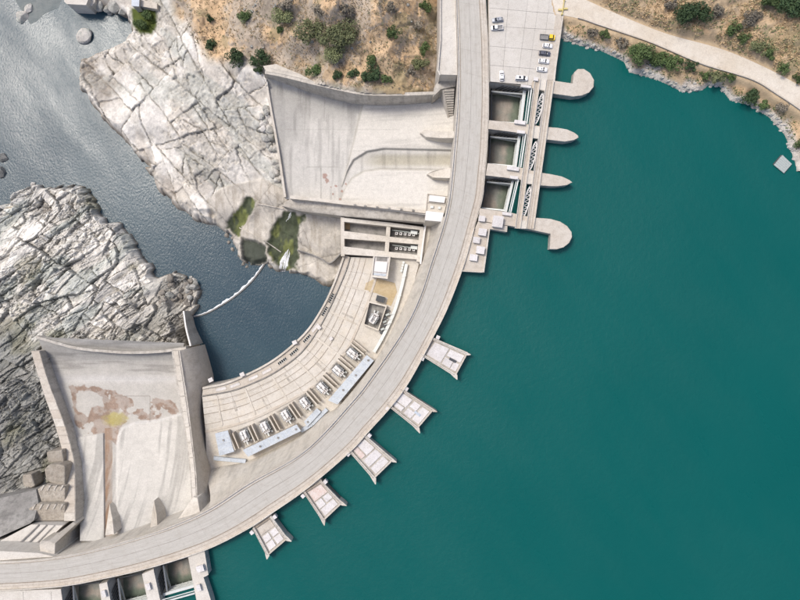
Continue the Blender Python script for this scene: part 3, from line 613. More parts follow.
# north chute
chN = empty('spillway_chute', W(360, 150, -45), 'wide pale flared spillway chute below the dry hillside, light grey lip', 'spillway', 'spillway chutes')
up_slab = [(366,92),(470,92),(470,151),(384,149),(367,152),(354,160),(347,172),(342,186),(349,160),(354,140),(358,122)]
lo_slab = [(470,170),(380,168.5),(364,171),(352,178),(344,190),(339,204),(336,222),(470,222)]
def zN(x, y):
    z = np.interp(x, [255, 270, 285, 310, 340, 400, 453, 470], [-32.5, -33.6, -35.2, -36, -34.5, -28, -20.5, -19])
    z = z+1.5*sstep(-1.2, 1.6, sdf(up_slab, x, y))+1.9*sstep(-1.5, 2, sdf(lo_slab, x, y))
    z = z-1.2*sstep(345, 380, x)*np.exp(-((y-160)/7)**2)
    z = z+3.0*sstep(0, 1, (np.interp(x, [262, 300, 365, 450], [86, 93, 104, 100])-y)/12)
    return z
def cN(x, y, v):
    X, Y = v[..., 0], v[..., 1]
    buck = lerp3((.50, .485, .45), (.58, .56, .52), fbm(X*.12, Y*.12, 3)); fl = np.ones(x.shape+(3,))*np.array((.60, .575, .525))
    up = sstep(-3, 3, sdf(up_slab, x, y)); lo = sstep(-2, 2, sdf(lo_slab, x, y)); m = np.maximum(up, lo)
    c = lerp3(buck, fl, m)
    tri = sstep(-6, 16, sdf([(262,70),(300,78),(367,94),(356,125),(310,122),(290,150),(286,200),(278,200)], x, y)+8*(fbm(X*.15, Y*.15, 6)-.5)); c = lerp3(c, np.array((.38, .37, .345)), tri*.75*(1-m))
    gr = sstep(352, 385, x)*np.exp(-((y-160)/6.5)**4); c = lerp3(c, np.array((.37, .345, .27)), gr*.85*(1-m))
    edge = np.exp(-(sdf(up_slab, x, y)/1.2)**2)*.55+np.exp(-(sdf(lo_slab, x, y)/1.3)**2)*.5
    c = lerp3(c, np.array((.25, .24, .2)), np.clip(edge, 0, 1)*(.4+.6*fbm(X*.3, Y*.3, 7)))
    st_ = sstep(.5, .75, fbm(X*.5, Y*.06, 9, 5)); c = c*(1-.22*st_*(1-m))[..., None]
    st2 = sstep(.52, .75, fbm(X*.03, Y*.55, 19, 5)); c = c*(1-.16*st2*m)[..., None]
    for (sx, sy, r) in ((325,176,2.4),(327,181,2),(336,186,1.2),(342,191,1.2),(333,194,1.),(340,199,1.1),(346,184,1.),(331,187,.8)):
        c = lerp3(c, np.array((.30, .17, .13)), .75*sstep(.35, -.35, np.hypot(x-sx, y-sy)/r-1+1.2*(fbm(X*1.4, Y*1.4, 12)-.5)))
    ln = np.exp(-((x-(321+.0*y))/.6)**2)*(y > 168)*.6+np.exp(-((y-167)/.5)**2)*((x > 306)&(x < 338))*.45+np.exp(-((y-129.5)/.5)**2)*((x > 285)&(x < 400))*.25
    c = lerp3(c, np.array((.26, .25, .22)), np.clip(ln, 0, 1))
    return c
sheet('chute_floor', ([(264,76),(270,110),(278,150),(286,199)], [(457,96),(457,130),(457,170),(452,218)]), 420, 270, zN, cN, M['sheet'], chN)
def rim(name, top, w, zt, zb, mat, parent):
    """thin wall following a pixel polyline (x,y,z) with pixel half width w"""
    c = catmull(top, 6); L = []; Rr = []
    for k in range(len(c)):
        t = c[min(k+1, len(c)-1)]-c[max(k-1, 0)]; n = np.array((-t[1], t[0])); n = n/np.linalg.norm(n)*w
        L.append(W(c[k][0]+n[0], c[k][1]+n[1], c[k][2])); Rr.append(W(c[k][0]-n[0], c[k][1]-n[1], c[k][2]))
    rows = [[l, r, (r[0], r[1], zb), (l[0], l[1], zb)] for l, r in zip(L, Rr)]
    mb = MB().strip(rows, close=True); n = len(mb.v); mb.f += [(3,2,1,0), (n-4,n-3,n-2,n-1)]
    return mb.build(name, mat, parent)
rim('lip_wall', [(265,74,-31.5),(270,105,-32.5),(278,150,-33),(285,197,-33)], 1.1, 0, -52, M['concrete'], chN)
rim('side_wall', [(265,72,-25),(285,76,-24),(313,83,-21),(340,89,-18),(366,93.5,-15.5),(400,94,-13),(436,93,-11)], 1.6, 0, -45, M['wall'], chN)
prism_px('wall_cap', [(263,66,-25),(276,64,-24),(300,74,-22),(314,81.5,-20.8),(285,74.5,-23.8),(266,71,-25)], -24, -45, M['concrete'], chN)
rim('side_wall', [(290,197,-30),(320,200,-29),(345,203,-27.5),(385,207,-25),(428,212,-21)], 1.6, 0, -45, M['concrete'], chN)
prism_px('wall_ledge', [(282,206,-36),(289,199.5,-35),(345,204.8,-31.5),(385,208.6,-29),(426,213.6,-26),(426,222.5,-28),(385,219,-30),(343,216,-33),(300,211,-36)], -33, -47, M['wall'], chN)
for (x, y) in ((354.7,205.2),(365,206.3),(377,207.4),(389,208.5),(401,209.6),(413,210.6)):
    z = float(np.interp(x, [345, 385, 428], [-27.5, -25, -21])); p = W(x, y, z)
    mb = MB(); mb.box(p, (1,0), (0,1), .45, .4, z-.3, z+1.1); mb.build('post', M['oldwall'], chN)
def tail(name, pts, nose, mat, parent, zb):
    """pier tail: pts = top outline at the dam (x,y,z), nose point"""
    return prism_px(name, pts, 0, zb, mat, parent, .12)
tail('pier_tail', [(457,131,-9),(440,131.5,-13),(425,129.5,-18.5),(420,132.5,-20.5),(426,137,-18.5),(440,138,-13),(457,138,-9)], None, M['concrete'], chN, -36)
tail('pier_tail', [(457,167.5,-10),(446,168,-13),(433,171,-16),(427,174,-18.5),(433,177.5,-16),(446,178,-13),(456,178,-10)], None, M['concrete'], chN, -36)

# south chute
chS = empty('spillway_chute', W(130, 440, -56), 'spillway chute with brown puddles and a yellow stain inside thick walls', 'spillway', 'spillway chutes')
mainslab = [(117,446),(118,436),(123,428),(135,423),(160,420),(183,414),(196,412),(196,545),(117,545)]
sideslab = [(78,437),(104,433),(105,545),(70,545),(70,450)]
def zS(x, y):
    z = np.interp(y, [335, 345, 360, 380, 400, 425, 460, 500, 533, 545], [-35.5, -37, -40.5, -42.8, -43.2, -42.6, -38.5, -29, -17, -13])
    z = z+1.1*sstep(-.8, 1.2, sdf(mainslab, x, y))+.9*sstep(-.8, 1.2, sdf(sideslab, x, y))
    return z
def cS(x, y, v):
    X, Y = v[..., 0], v[..., 1]
    c = np.ones(x.shape+(3,))*np.array((.50, .48, .44))
    t = sstep(372, 352, y+10*(fbm(X*.1, Y*.1, 3)-.5)); c = lerp3(c, np.array((.33, .325, .31)), t*.8)  # bucket shading below the lip, painted into the floor colour as grey gradient
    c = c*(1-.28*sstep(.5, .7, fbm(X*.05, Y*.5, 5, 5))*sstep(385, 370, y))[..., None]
    wl = np.exp(-((y-379)/4)**2); c = lerp3(c, np.array((.60, .585, .56)), wl*.7)
    m = np.maximum(sstep(-1, 1, sdf(mainslab, x, y)), sstep(-1, 1, sdf(sideslab, x, y)))
    n = fbm(X*.13, Y*.13, 8, 5)+.25*(fbm(X*.6, Y*.6, 9)-.5)
    zone = sstep(-1.5, 3.5, 10*(fbm(X*.2, Y*.2, 89, 5)-.5)+sdf([(66,384),(95,386),(128,396),(150,400),(178,400),(180,412),(150,420),(122,424),(116,445),(104,438),(78,436)], x, y))
    nn = 9*(fbm(X*.22, Y*.22, 88, 5)-.5)
    pale_ = sstep(-2, 2, nn+sdf([(76,393),(92,391),(103,396),(104,406),(92,408),(88,417),(78,410)], x, y)); pale_ = np.maximum(pale_, sstep(-1.2, 1.2, nn+sdf([(133,398),(147,398),(148,409),(133,410)], x, y)))
    br = zone*(1-.9*pale_)*sstep(.26, .36, n)
    brown = lerp3((.34, .255, .20), (.27, .195, .15), fbm(X*.3, Y*.3, 15)); br = sstep(.25, .62, br+.5*(fbm(X*.7, Y*.7, 19, 5)-.5)); c = lerp3(c, brown*(.8+.4*fbm(X*1.3, Y*1.3, 20))[..., None], br*(1-m)*(.6+.4*sstep(.4, .55, fbm(X*.35, Y*.35, 18, 5))))
    ye = sstep(1.05, .45, np.hypot((x-115)/13.5, (y-418)/9)+.9*(fbm(X*.45, Y*.45, 16, 5)-.5)); c = lerp3(c, np.array((.42, .37, .12)), ye*.75*(1-m))
    ch = sstep(104.2, 105.6, x)*sstep(113.0, 111.8, x)*(y > 428); c = lerp3(c, np.array((.30, .20, .135)), ch*(1-m)*(.5+.5*sstep(.3, .6, fbm(X*.5, Y*.12, 28, 4))))
    c = lerp3(c, np.ones(x.shape+(3,))*np.array((.58, .56, .515)), m)
    c = c*(1-.26*m*sstep(.5, .72, fbm(X*.5, Y*.03, 17, 5)))[..., None]*(.88+.2*fbm(X*.2, Y*.2, 37, 5))[..., None]
    sd = np.exp(-((x-113)/3.5)**2)*(y > 440); c = lerp3(c, np.array((.30, .29, .27)), sd*.6*sstep(.3, .6, fbm(X*.6, Y*.05, 27)))
    e = np.exp(-(sdf(mainslab, x, y)/1.1)**2)*.5; c = lerp3(c, np.array((.66, .65, .63)), e)
    ln = np.exp(-((y-396)/.5)**2)*((x > 115)&(x < 150))*.5+np.exp(-((x-150)/.5)**2)*((y > 396)&(y < 422))*.5; c = lerp3(c, np.array((.2, .18, .15)), ln)
    return c
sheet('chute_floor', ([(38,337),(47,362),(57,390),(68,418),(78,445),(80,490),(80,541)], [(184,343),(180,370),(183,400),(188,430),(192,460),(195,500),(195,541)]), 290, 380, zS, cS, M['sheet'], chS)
rim('lip_wall', [(36,337,-34.5),(60,344,-34.8),(82,349,-35),(125,352.5,-35),(160,351.5,-35),(186,348,-35)], 1.3, 0, -57, M['wall'], chS)
# thick west wall with block courses on top
lw = catmull([(31,351,-33.5),(38,375,-35.2),(46,400,-36),(55,425,-35.6),(62,450,-33),(64,470,-29.5),(64,521,-15.5)], 8); rw = catmull([(39.5,351,-33.5),(49,383,-35.2),(57.5,405,-36),(66,428,-35.6),(72,450,-33),(75,470,-29.5),(75.5,521,-15.5)], 8)
lw = resample(lw, 41); rw = resample(rw, 41); rows = []
for a, b in zip(lw, rw):
    A, B = W(*a), W(*b); rows.append([A, B, (B[0], B[1], -56), (A[0], A[1], -58)])
mb = MB().strip(rows, close=True); mb.f += [(3,2,1,0), tuple(len(mb.v)-4+k for k in range(4))]; mb.build('side_wall', M['wall'], chS)
for k in range(0, 40, 2):
    a0, b0, a1, b1 = lw[k], rw[k], lw[k+2], rw[k+2]
    def sh_(p, q, t): return p*(1-t)+q*t
    q = [sh_(sh_(a0, b0, .04), sh_(a1, b1, .04), .02), sh_(sh_(a0, b0, .96), sh_(a1, b1, .96), .02), sh_(sh_(a0, b0, .96), sh_(a1, b1, .96), .97), sh_(sh_(a0, b0, .04), sh_(a1, b1, .04), .97)]
    dz = random.uniform(.12, .32)
    MB().prism([(*W(p[0], p[1], p[2])[:2], p[2]+dz) for p in q], min(p[2] for p in q)-.6).build('coping_block', M['beige'] if random.random() < .45 else M['concrete'], chS)
# east wall: narrow wall plus sloping shoulder to the powerhouse end
e1 = [(171.5,351,-32),(174,368,-31.5),(179,400,-30.5),(186,440,-27),(190,475,-21.5),(191.5,503,-13)]; e2 = [(180,350.5,-32),(182.5,368,-31.5),(187.5,400,-30.5),(192.5,440,-27),(196.5,475,-21.5),(197.5,503,-13)]
e1 = resample(catmull(e1, 8), 31); e2 = resample(catmull(e2, 8), 31); rows = []
for a, b in zip(e1, e2): A, B = W(*a), W(*b); rows.append([A, B, (B[0], B[1], -50), (A[0], A[1], -54)])
mb = MB().strip(rows, close=True); mb.f += [(3,2,1,0), tuple(len(mb.v)-4+k for k in range(4))]; mb.build('side_wall', M['wall'], chS)
for k in range(0, 30, 3):
    a0, b0, a1, b1 = e1[k], e2[k], e1[k+3], e2[k+3]
    q = [a0*.75+b0*.25, a0*.2+b0*.8, (a1*.2+b1*.8)*.93+(a0*.2+b0*.8)*.07, (a1*.75+b1*.25)*.93+(a0*.75+b0*.25)*.07]
    MB().prism([(*W(p[0], p[1], p[2])[:2], p[2]+.3) for p in q], min(p[2] for p in q)-.6).build('coping_block', M['concrete'], chS)
s1 = resample(catmull([(180.3,350.5,-32.3),(183,372,-32),(187.8,400,-31),(192.8,440,-27.4),(196.8,475,-22),(197.8,503,-13.5)], 8), 31)
s2 = resample(catmull([(193,347,-37.5),(200,368,-39),(204,386,-39.5),(200,410,-38.5),(203,440,-37.6),(207.5,468,-34),(206,503,-16)], 8), 31); rows = []
for a, b in zip(s1, s2): A, B = W(*a), W(*b); rows.append([A, B, (B[0], B[1], -60)])
mb = MB().strip(rows); n = len(mb.v); mb.add([mb.v[0], mb.v[1], mb.v[2], (mb.v[0][0], mb.v[0][1], -60)], [(0,1,2,3)]); mb.build('shoulder', M['beige'], chS, smooth=True)
# pier tails of the south chute
prism_px('pier_tail', [(105,535.5,-10),(114,534.3,-10),(112.5,520,-15.5),(109.5,504,-25)], 0, -46, M['concrete'], chS, .1)
prism_px('pier_tail', [(150,529,-10),(157.5,527.5,-10),(156.5,515,-15),(154,500.5,-23.5),(152.5,510,-18.5)], 0, -44, M['concrete'], chS, .1)
prism_px('pier_tail', [(178,519,-9),(200,513,-4),(197.5,498,-12),(193,497,-13.5)], 0, -44, M['concrete'], chS, .1)
prism_px('wall_end', [(39.5,545,-2),(41,541,-2),(48,541,-3),(73,522,-14),(76,524,-14),(55,543.5,-3.5),(54.5,556,-2),(41,556,-2)], -1.5, -34, M['concrete'], chS)

# small retaining wall at the pool corner
rwall = empty('retaining_wall', W(188, 328, -56), 'slim pale retaining wall topping the rocks at the pool corner', 'wall')
rim('wall', [(183.5,311,-45),(186,328,-43),(190.5,346,-38)], 1.0, 0, -60, M['wall'], rwall)
rim('coping', [(183.5,311,-44.8),(186,328,-42.8),(190.5,346,-37.8)], .55, 0, -46, M['white'], rwall)

# ------------------------------------------------------------------ south-west abutment platform, ramps, blocks
ab = empty('abutment_platform', W(10, 558, -30), 'pale concrete abutment platform at the left end of the crest', 'platform')
prism_px('platform_deck', [(-120,550),(0,551),(39,553),(54,556.6),(0,560.5),(-120,555.8)], -.05, -40, M['deck'], ab)
prism_px('lower_deck', [(-90,562,-5),(0,552,-8),(39,549,-10),(63,525.5,-13),(31,524.5,-14),(0,541,-11),(-90,575,-6)], -10, -45, M['slab'], ab)
for t in (.25, .5, .75):
    a = W(31+32*t, 524.6+.8*t, -13.6+.5*t); b = W(2+37*t, 551.5-2*t, -8.3-1.6*t); MB().bar(a, b, .5, .5).build('rib', M['oldwall'], ab)
ramp_ = empty('concrete_ramp', W(15, 508, -36), 'dark grey sloping concrete apron at the left edge below the abutment', 'ramp')
prism_px('ramp_slab', [(-90,520,-14),(0,498,-22),(36,489.5,-25),(38.5,503,-20),(34,520,-14),(30,523.5,-13.5),(0,537,-11),(-90,575,-6)], 0, -44, M['oldwall'], ramp_)
def conc_block(pts, z, zb, label, ridges=0):
    o = empty('concrete_block', W(sum(p[0] for p in pts)/len(pts), sum(p[1] for p in pts)/len(pts), zb), label, 'concrete block', 'stepped blocks against the thick chute wall')
    prism_px('block', pts, z, zb, M['blockstone'], o, .6)
    for k in range(ridges):
        t = (k+.7)/(ridges+.4); x0 = min(p[0] for p in pts); x1 = max(p[0] for p in pts); y0 = min(p[1] for p in pts)
        x = x0+(x1-x0)*t; prism_px('ridge', [(x-1.4,y0+5.5),(x+1.5,y0+.3),(x+3.2,y0+.3),(x+.3,y0+5.5)], z+.35, z-.5, M['wall'], o)
conc_block([(44,470),(48,465),(58,464),(65,466),(65,486),(56,485),(46,481)], -24, -42, 'rounded beige concrete block, topmost of the steps by the wall')
conc_block([(37,489),(44,485),(65,487),(65,502),(41,502)], -21, -42, 'ridged beige concrete block in the middle of the steps', 4)
conc_block([(28,509),(37,504),(65,504),(65,521),(34,521.5)], -17.5, -42, 'ridged beige concrete block, lowest in picture by the pale platform', 5)
conc_block([(22,475),(31,474),(35,486),(31,488),(23,486.5)], -29, -42, 'small tan concrete block beside the dark rocks')
conc_block([(46,452),(62,450),(64,462),(48,463)], -29, -42, 'weathered flat concrete block above the rounded one')

# ------------------------------------------------------------------ gates, piers, bridge
def gate_bay(c4, label_gate, label_bay, first):
    """c4: pixels (downstream a, upstream a, upstream b, downstream b), a = the side whose wall shows"""
    P = [np.array(w2(*p, 0)) for p in c4]; da, ua, ub, db = P
    def at(s, t, z): # s across a->b, t downstream->upstream
        p = (da*(1-t)+ua*t)*(1-s)+(db*(1-t)+ub*t)*s; return (p[0], p[1], z)
    bay = empty('spillway_bay', at(.5, .5, -24), label_bay, 'spillway bay', 'open spillway bays')
    nx, ny = 30, 40; v = []; col = []
    for j in range(ny):
        t = -.25+1.45*j/(ny-1)
        z = float(np.interp(t, [-.25, 0, .3, .6, .8, 1.2], [-20, -16.5, -13.4, -11.9, -11.7, -14]))
        for i in range(nx): v.append(at(i/(nx-1)*1.04-.02, t, z))
    A = np.array(v); n1 = fbm(A[:, 0]*.35, A[:, 1]*.35, 5, 5); tt = np.repeat(-.25+1.45*np.arange(ny)/(ny-1), nx)
    ss = np.tile(np.arange(nx)/(nx-1), ny)
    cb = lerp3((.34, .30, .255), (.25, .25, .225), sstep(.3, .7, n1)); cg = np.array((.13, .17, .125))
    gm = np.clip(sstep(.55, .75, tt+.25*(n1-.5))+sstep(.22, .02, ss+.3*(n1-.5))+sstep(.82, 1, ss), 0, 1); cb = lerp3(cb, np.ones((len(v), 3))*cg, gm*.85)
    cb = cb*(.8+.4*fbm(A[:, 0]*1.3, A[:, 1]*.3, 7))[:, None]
    fs = [(j*nx+i, j*nx+i+1, (j+1)*nx+i+1, (j+1)*nx+i) for j in range(ny-1) for i in range(nx-1)]
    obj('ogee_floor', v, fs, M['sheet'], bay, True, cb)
    # side linings
    MB().add([at(.004, -.02, -.4), at(.004, 1.02, -.4), at(.004, 1.02, -20), at(.004, -.02, -20)], [(0,1,2,3)]).build('side_lining', M['wall'], bay)
    MB().add([at(.996, -.02, -.4), at(.996, 1.02, -.4), at(.996, 1.02, -20), at(.996, -.02, -20)], [(0,1,2,3)]).build('side_lining', M['wall'], bay)
    # radial gate
    g = empty('spillway_gate', at(.5, .8, -11.7), label_gate, 'spillway gate', 'radial spillway gates')
    prof = []
    for k in range(11):
        a = -.42+.84*k/10; prof.append((.90-.14*(1-math.cos(a*1.5)), -7.2+9.5*math.sin(a)))
    rows = [[at(.02, t, z), at(.98, t, z)] for t, z in prof]
    back = [[at(.02, t+.012, z), at(.98, t+.012, z)] for t, z in prof[::-1]]
    MB().strip(rows+back).build('skin_plate', M['steel'], g, True)
    tt_, tz_ = prof[-1]
    MB().prism([at(.02, tt_-.045, tz_+.25), at(.98, tt_-.045, tz_+.25), at(.98, tt_+.03, tz_+.25), at(.02, tt_+.03, tz_+.25)], tz_).build('top_girder', M['palesteel'], g)
    for k in (2, 4, 6, 8):
        t, z = prof[k]; MB().bar(at(.03, t-.03, z), at(.97, t-.03, z), .5, .35).build('girder', M['palesteel'], g)
    for s in (.2, .4, .6, .8):
        mb = MB(); [mb.bar(at(s, prof[k][0]-.02, prof[k][1]), at(s, prof[k+1][0]-.02, prof[k+1][1]), .25, .4) for k in range(10)]; mb.build('rib', M['steel'], g)
    for s in (.09, .91):
        for k in (3, 8):
            MB().bar(at(s, .12, -6.8), at(s, prof[k][0]-.03, prof[k][1]), .55, .7).build('arm', M['palesteel'], g)
        mb = MB()
        for u in (.3, .45, .6, .75): 
            a = np.array(at(s, .12, -6.8))*(1-u)+np.array(at(s, prof[8][0]-.03, prof[8][1]))*u; b = np.array(at(s, .12, -6.8))*(1-u-.1)+np.array(at(s, prof[3][0]-.03, prof[3][1]))*(u+.1); mb.bar(a, b, .22)
        mb.build('arm_bracing', M['steel'], g)
    # arm bracing shadow stripes on the shown wall, shaped as slanting dark bars
    mb = MB()
    for k in range(6):
        t0 = .36+.09*k; mb.bar(at(.03, t0, -1.2), at(.03, t0-.14, -6.5), .3, .45)
    mb.build('shadow_stripe', M['darksteel'], g)
    MB().tube(at(.02, .12, -6.8), at(.98, .12, -6.8), .35).build('trunnion_shaft', M['darksteel'], g)
    MB().bar(at(0, .99, -.1), at(1, .99, -.1), .5, .7).build('cross_beam', M['palesteel'], g)
    MB().bar(at(0, .945, -1.0), at(1, .945, -1.0), .3, .3).build('cross_beam', M['palesteel'], g)
gate_bay([(488.5,82),(532,88),(527,124),(489,120)], 'grey radial gate in the bay nearest the parking yard', 'open spillway bay directly below the parking yard', True)
gate_bay([(488,129),(526,134),(521,167.5),(487.5,163)], 'grey radial gate in the middle bay between the pointed piers', 'open spillway bay between the two pointed piers', False)
gate_bay([(485.6,175.6),(518.7,179.4),(511,212.5),(479.4,208)], 'grey radial gate in the bay beside the white cabinets', 'open spillway bay next to the white cabinets', False)
gate_bay([(61,589),(66,625),(104,620),(99,584)], 'grey radial gate partly cut off, leftmost along the bottom edge', 'leftmost spillway bay along the bottom edge', False)
gate_bay([(107,582),(114,617),(149,608),(142,574)], 'grey radial gate, middle of the bottom edge bays', 'middle spillway bay along the bottom edge', False)
gate_bay([(153.5,569),(161,603),(195,593.6),(188,557)], 'grey radial gate, rightmost of the bottom edge bays beside the teal water', 'rightmost spillway bay along the bottom edge beside the teal water', False)
PIERN = [
 ([(531,83),(534,79.5),(552,80.5),(573,83.5),(574.5,72),(578,69),(584,69),(590,73),(594,80),(593.5,87),(589,92.5),(582,95.5),(573,96.5),(552,93.5),(532,88.2)], 'concrete pier with a rounded hook end curling towards the parking yard'),
 ([(489.2,120.2),(527,124.2),(546,127),(558,127.8),(567,129.4),(574,132.5),(578,135.5),(578.5,137.5),(574,140),(565,141.6),(546,139.5),(526,133.8),(488.2,128.8)], 'pointed concrete pier between first and middle bays, tip aimed at the water'),
 ([(487.6,163.2),(521,167.7),(539,172.5),(550,174),(562,176.5),(569,179.8),(572.3,182.2),(567,185),(558,186.2),(550,186.2),(537,185),(518.7,179.2),(485.8,175.4)], 'pointed concrete pier between middle and last bays, tip aimed at the water'),
 ([(479.4,208.2),(511,212.7),(532,217.5),(550,218.8),(560,221.5),(567,226),(571.5,232),(572,237),(569,243),(563.5,247.3),(557,249.2),(550,249),(551,234),(530,229.5),(508,225.5),(479,220.5)], 'concrete pier with a rounded hook end curling away from the parking yard')]
for pts, lab in PIERN:
    o = empty('spillway_pier', W(sum(p[0] for p in pts)/len(pts), sum(p[1] for p in pts)/len(pts), -30), lab, 'pier', 'spillway piers')
    prism_px('pier_body', pts, -.02, -32, M['wall'], o)
    c = np.mean(pts, 0); q = [np.array(p)+(c-np.array(p))/np.linalg.norm(c-np.array(p))*.35 for p in pts]
    prism_px('pier_cap', [tuple(p) for p in q], .06, -.4, M['beige'], o)
PIERS = [([(99,584),(107,582),(114,617),(118,640),(108,640),(104,620)], 'concrete pier between the left and middle bays on the bottom edge'), ([(142,574),(153.5,569),(161,603),(168,640),(156,640),(149,608)], 'concrete pier between the middle and right bays on the bottom edge'),
 ([(188,557),(204.5,550.5),(208.5,574.5),(203.5,577),(211,600),(220,640),(204,640),(195,593.6)], 'concrete end pier standing in the teal water at the bottom edge'), ([(-120,590.5),(0,591),(61,589),(66,625),(70,640),(-120,640)], 'broad concrete deck in the bottom left corner')]
for pts, lab in PIERS:
    o = empty('spillway_pier', W(sum(p[0] for p in pts)/len(pts), sum(p[1] for p in pts)/len(pts), -30), lab, 'pier', 'spillway piers')
    prism_px('pier_body', pts, -.02, -32, M['wall'], o)
    c = np.mean(pts, 0); q = [np.array(p)+(c-np.array(p))/np.linalg.norm(c-np.array(p))*.4 for p in pts]
    prism_px('pier_cap', [tuple(p) for p in q], .06, -.4, M['deck'], o)
for k in range(3):
    a = W(-5+28*k, 591.5, .08); b = W(-2+28*k, 640, .08); MB().bar(a, b, .12, .04).build('slab_joint', M['joint'], o)

br = empty('service_bridge', W(538, 150, 0), 'beige service bridge with rails crossing all the spillway piers', 'bridge')
BL = (np.array((534.6,78.)), np.array((514.6,228.5))); BR = (np.array((553.6,82.)), np.array((533.4,229.)))
def bp(s, t, z): p = (BL[0]*(1-t)+BL[1]*t)*(1-s)+(BR[0]*(1-t)+BR[1]*t)*s; q = w2(p[0], p[1], 0); return (q[0], q[1], z)
for s0, s1, nm in ((0, .29, 'girder_deck'), (.59, 1.0, 'girder_deck')):
    MB().prism([bp(s0, 0, .42), bp(s1, 0, .42), bp(s1, 1, .42), bp(s0, 1, .42)], .062).build(nm, M['beige'], br)
    for s in (s0+.012, s1-.012): MB().bar(bp(s, 0, .75), bp(s, 1, .75), .22, .66).build('parapet', M['deck'], br)
for s in (.15, .74, .88): MB().bar(bp(s, .0, .47), bp(s, 1, .47), .13, .1).build('crane_rail', M['brownwall'], br)
# solid slots between openings (over the piers)
tp = [(-.0, .07), (.317, .395), (.63, .70), (.945, 1.0)]
for a, b in tp: MB().prism([bp(.29, a, .40), bp(.59, a, .40), bp(.59, b, .40), bp(.29, b, .40)], .062).build('slot_cover', M['deck'], br)
prism_px('approach_strip', [(556,14),(562,14.5),(553.5,80),(547,80)], .14, .004, M['beige'], br)
for (a, b), lab in zip(((.075, .312), (.40, .625), (.705, .94)), ('nearest the parking yard', 'in the middle slot', 'in the slot nearest the white cabinets')):
    tr = empty('lattice_beam', bp(.44, (a+b)/2, -.6), 'white lattice lifting beam lying in the bridge slot '+lab if 'slot' not in lab else 'white lattice lifting beam lying '+lab, 'lifting beam', 'lattice beams in the bridge slots')
    n = 8; P0 = np.array(bp(.52, a+.01, -.3)); P1 = np.array(bp(.35, b-.01, -.3)); d = P1-P0; L = np.linalg.norm(d); d /= L; nrm = np.array((-d[1], d[0], 0))
    up = [P0+d*L*k/n+nrm*1.15*math.sin(math.pi*k/n)**.6 for k in range(n+1)]; dn = [P0+d*L*k/n-nrm*1.0*math.sin(math.pi*k/n)**.6 for k in range(n+1)]
    for ch in (up, dn):
        mb = MB(); [mb.bar(ch[k], ch[k+1], .42, .5) for k in range(n)]; mb.build('chord', M['white'], tr)
    for k in range(1, n): MB().bar(up[k], dn[k], .2, .3).build('post', M['white'], tr)
    for k in range(1, n-1): MB().bar(up[k], dn[k+1], .2, .26).build('diagonal', M['white'], tr)
    for s, e in ((.30, 0), (.58, 0)): MB().bar(bp(s, a, -.75), bp(s, b, -.75), .35, .5).build('support_ledge', M['darksteel'], tr)

def cabinet(px, py, z, w, d, h, ang, label, cat='cabinet', name='equipment_cabinet', group='white cabinets by the gates', mat='offwhite'):
    p = W(px, py, z+h); p = Vector((p.x, p.y, z)); o = empty(name, p, label, cat, group, None, R(ang))
    mb = MB(); mb.box((0,0), (1,0), (0,1), w/2, d/2, 0, .15); mb.build('plinth', M['concrete'], o, local=True)
    mb = MB(); mb.box((0,0), (1,0), (0,1), w/2-.08, d/2-.08, .15, h-.12); b = mb.build('housing', M[mat], o, local=True)
    mb = MB(); mb.box((0,0), (1,0), (0,1), w/2+.05, d/2+.05, h-.12, h); mb.build('lid', M[mat], o, local=True)
    mb = MB(); mb.box((0,-d/2+.07), (1,0), (0,1), w/2-.25, .03, .35, h-.35); mb.build('door', M['palesteel'], o, local=True)
    return o
hoist = [((526,86.2),4.2,.9,'over the near wall of the first bay'),((520,122.2),4.6,1.4,'on the first pointed pier, first bay side'),((521,131.8),3.2,1.1,'on the first pointed pier, middle bay side'),((513,168.3),5.0,1.5,'on the second pointed pier, middle bay side'),((514,177.4),3.4,1.1,'on the second pointed pier, last bay side'),((507,213.8),3.8,1.2,'on the hooked pier beside the last bay')]
for (p, w_, d_, lab) in hoist: cabinet(p[0], p[1], .06, w_, d_, 1.3, -8, 'low white hoist housing '+lab, 'hoist', 'gate_hoist', 'hoist housings along the piers')
for k in range(3):
    p = [(103.5,594),(148,587),(198.5,588)][k]
    cabinet(p[0], p[1], .06, 1.6, 2.6, 1.3, 16, 'small white hoist housing on the '+('left', 'middle', 'right end')[k]+' pier of the bottom edge bays', 'hoist', 'gate_hoist', 'hoist housings along the piers')
cabinet(200, 569, .06, 3.0, 2.4, 1.8, 16, 'white hoist cabinet on the end pier above the teal water', 'hoist', 'gate_hoist', 'hoist housings along the piers')
plat = empty('intake_platform', W(480, 245, -30), 'beige concrete side platform carrying white cabinets over the teal water', 'platform')
prism_px('platform_deck', [(478.2,221.2),(507.5,225.9),(507,232),(490,229),(488,229),(483,271.5),(461.8,270),(467,255),(475.8,226.5)], .0, -30, M['beige'], plat)
prism_px('edge_beam', [(488.6,228.8),(490,229),(484.2,272.5),(482.6,272)], .5, -5.5, M['concrete'], plat)
prism_px('edge_beam', [(462,270.2),(482.6,271.4),(482.5,272.6),(461.5,271.3)], .5, -5.5, M['concrete'], plat)
for (x, y, w_, d_, h_, lab) in ((482,218.5,2.6,2.2,1.8,'small white cabinet at the corner of the hooked pier and the road'),(498,221.5,4.2,4.6,2.6,'largest white cabinet, on the ledge beside the hooked pier'),(482.5,232,3.2,2.8,2,'white cabinet on the side platform, nearest the big cabinet'),(476.5,240,2.8,2.4,1.6,'low white cabinet on the side platform, second in line'),(480.5,250,3.4,3.0,2.2,'white cabinet on the side platform, third in line'),(473.5,257.5,3.2,2.6,1.5,'low white cabinet at the far end of the side platform')):
    cabinet(x, y, .02, w_, d_, h_, -8, lab)

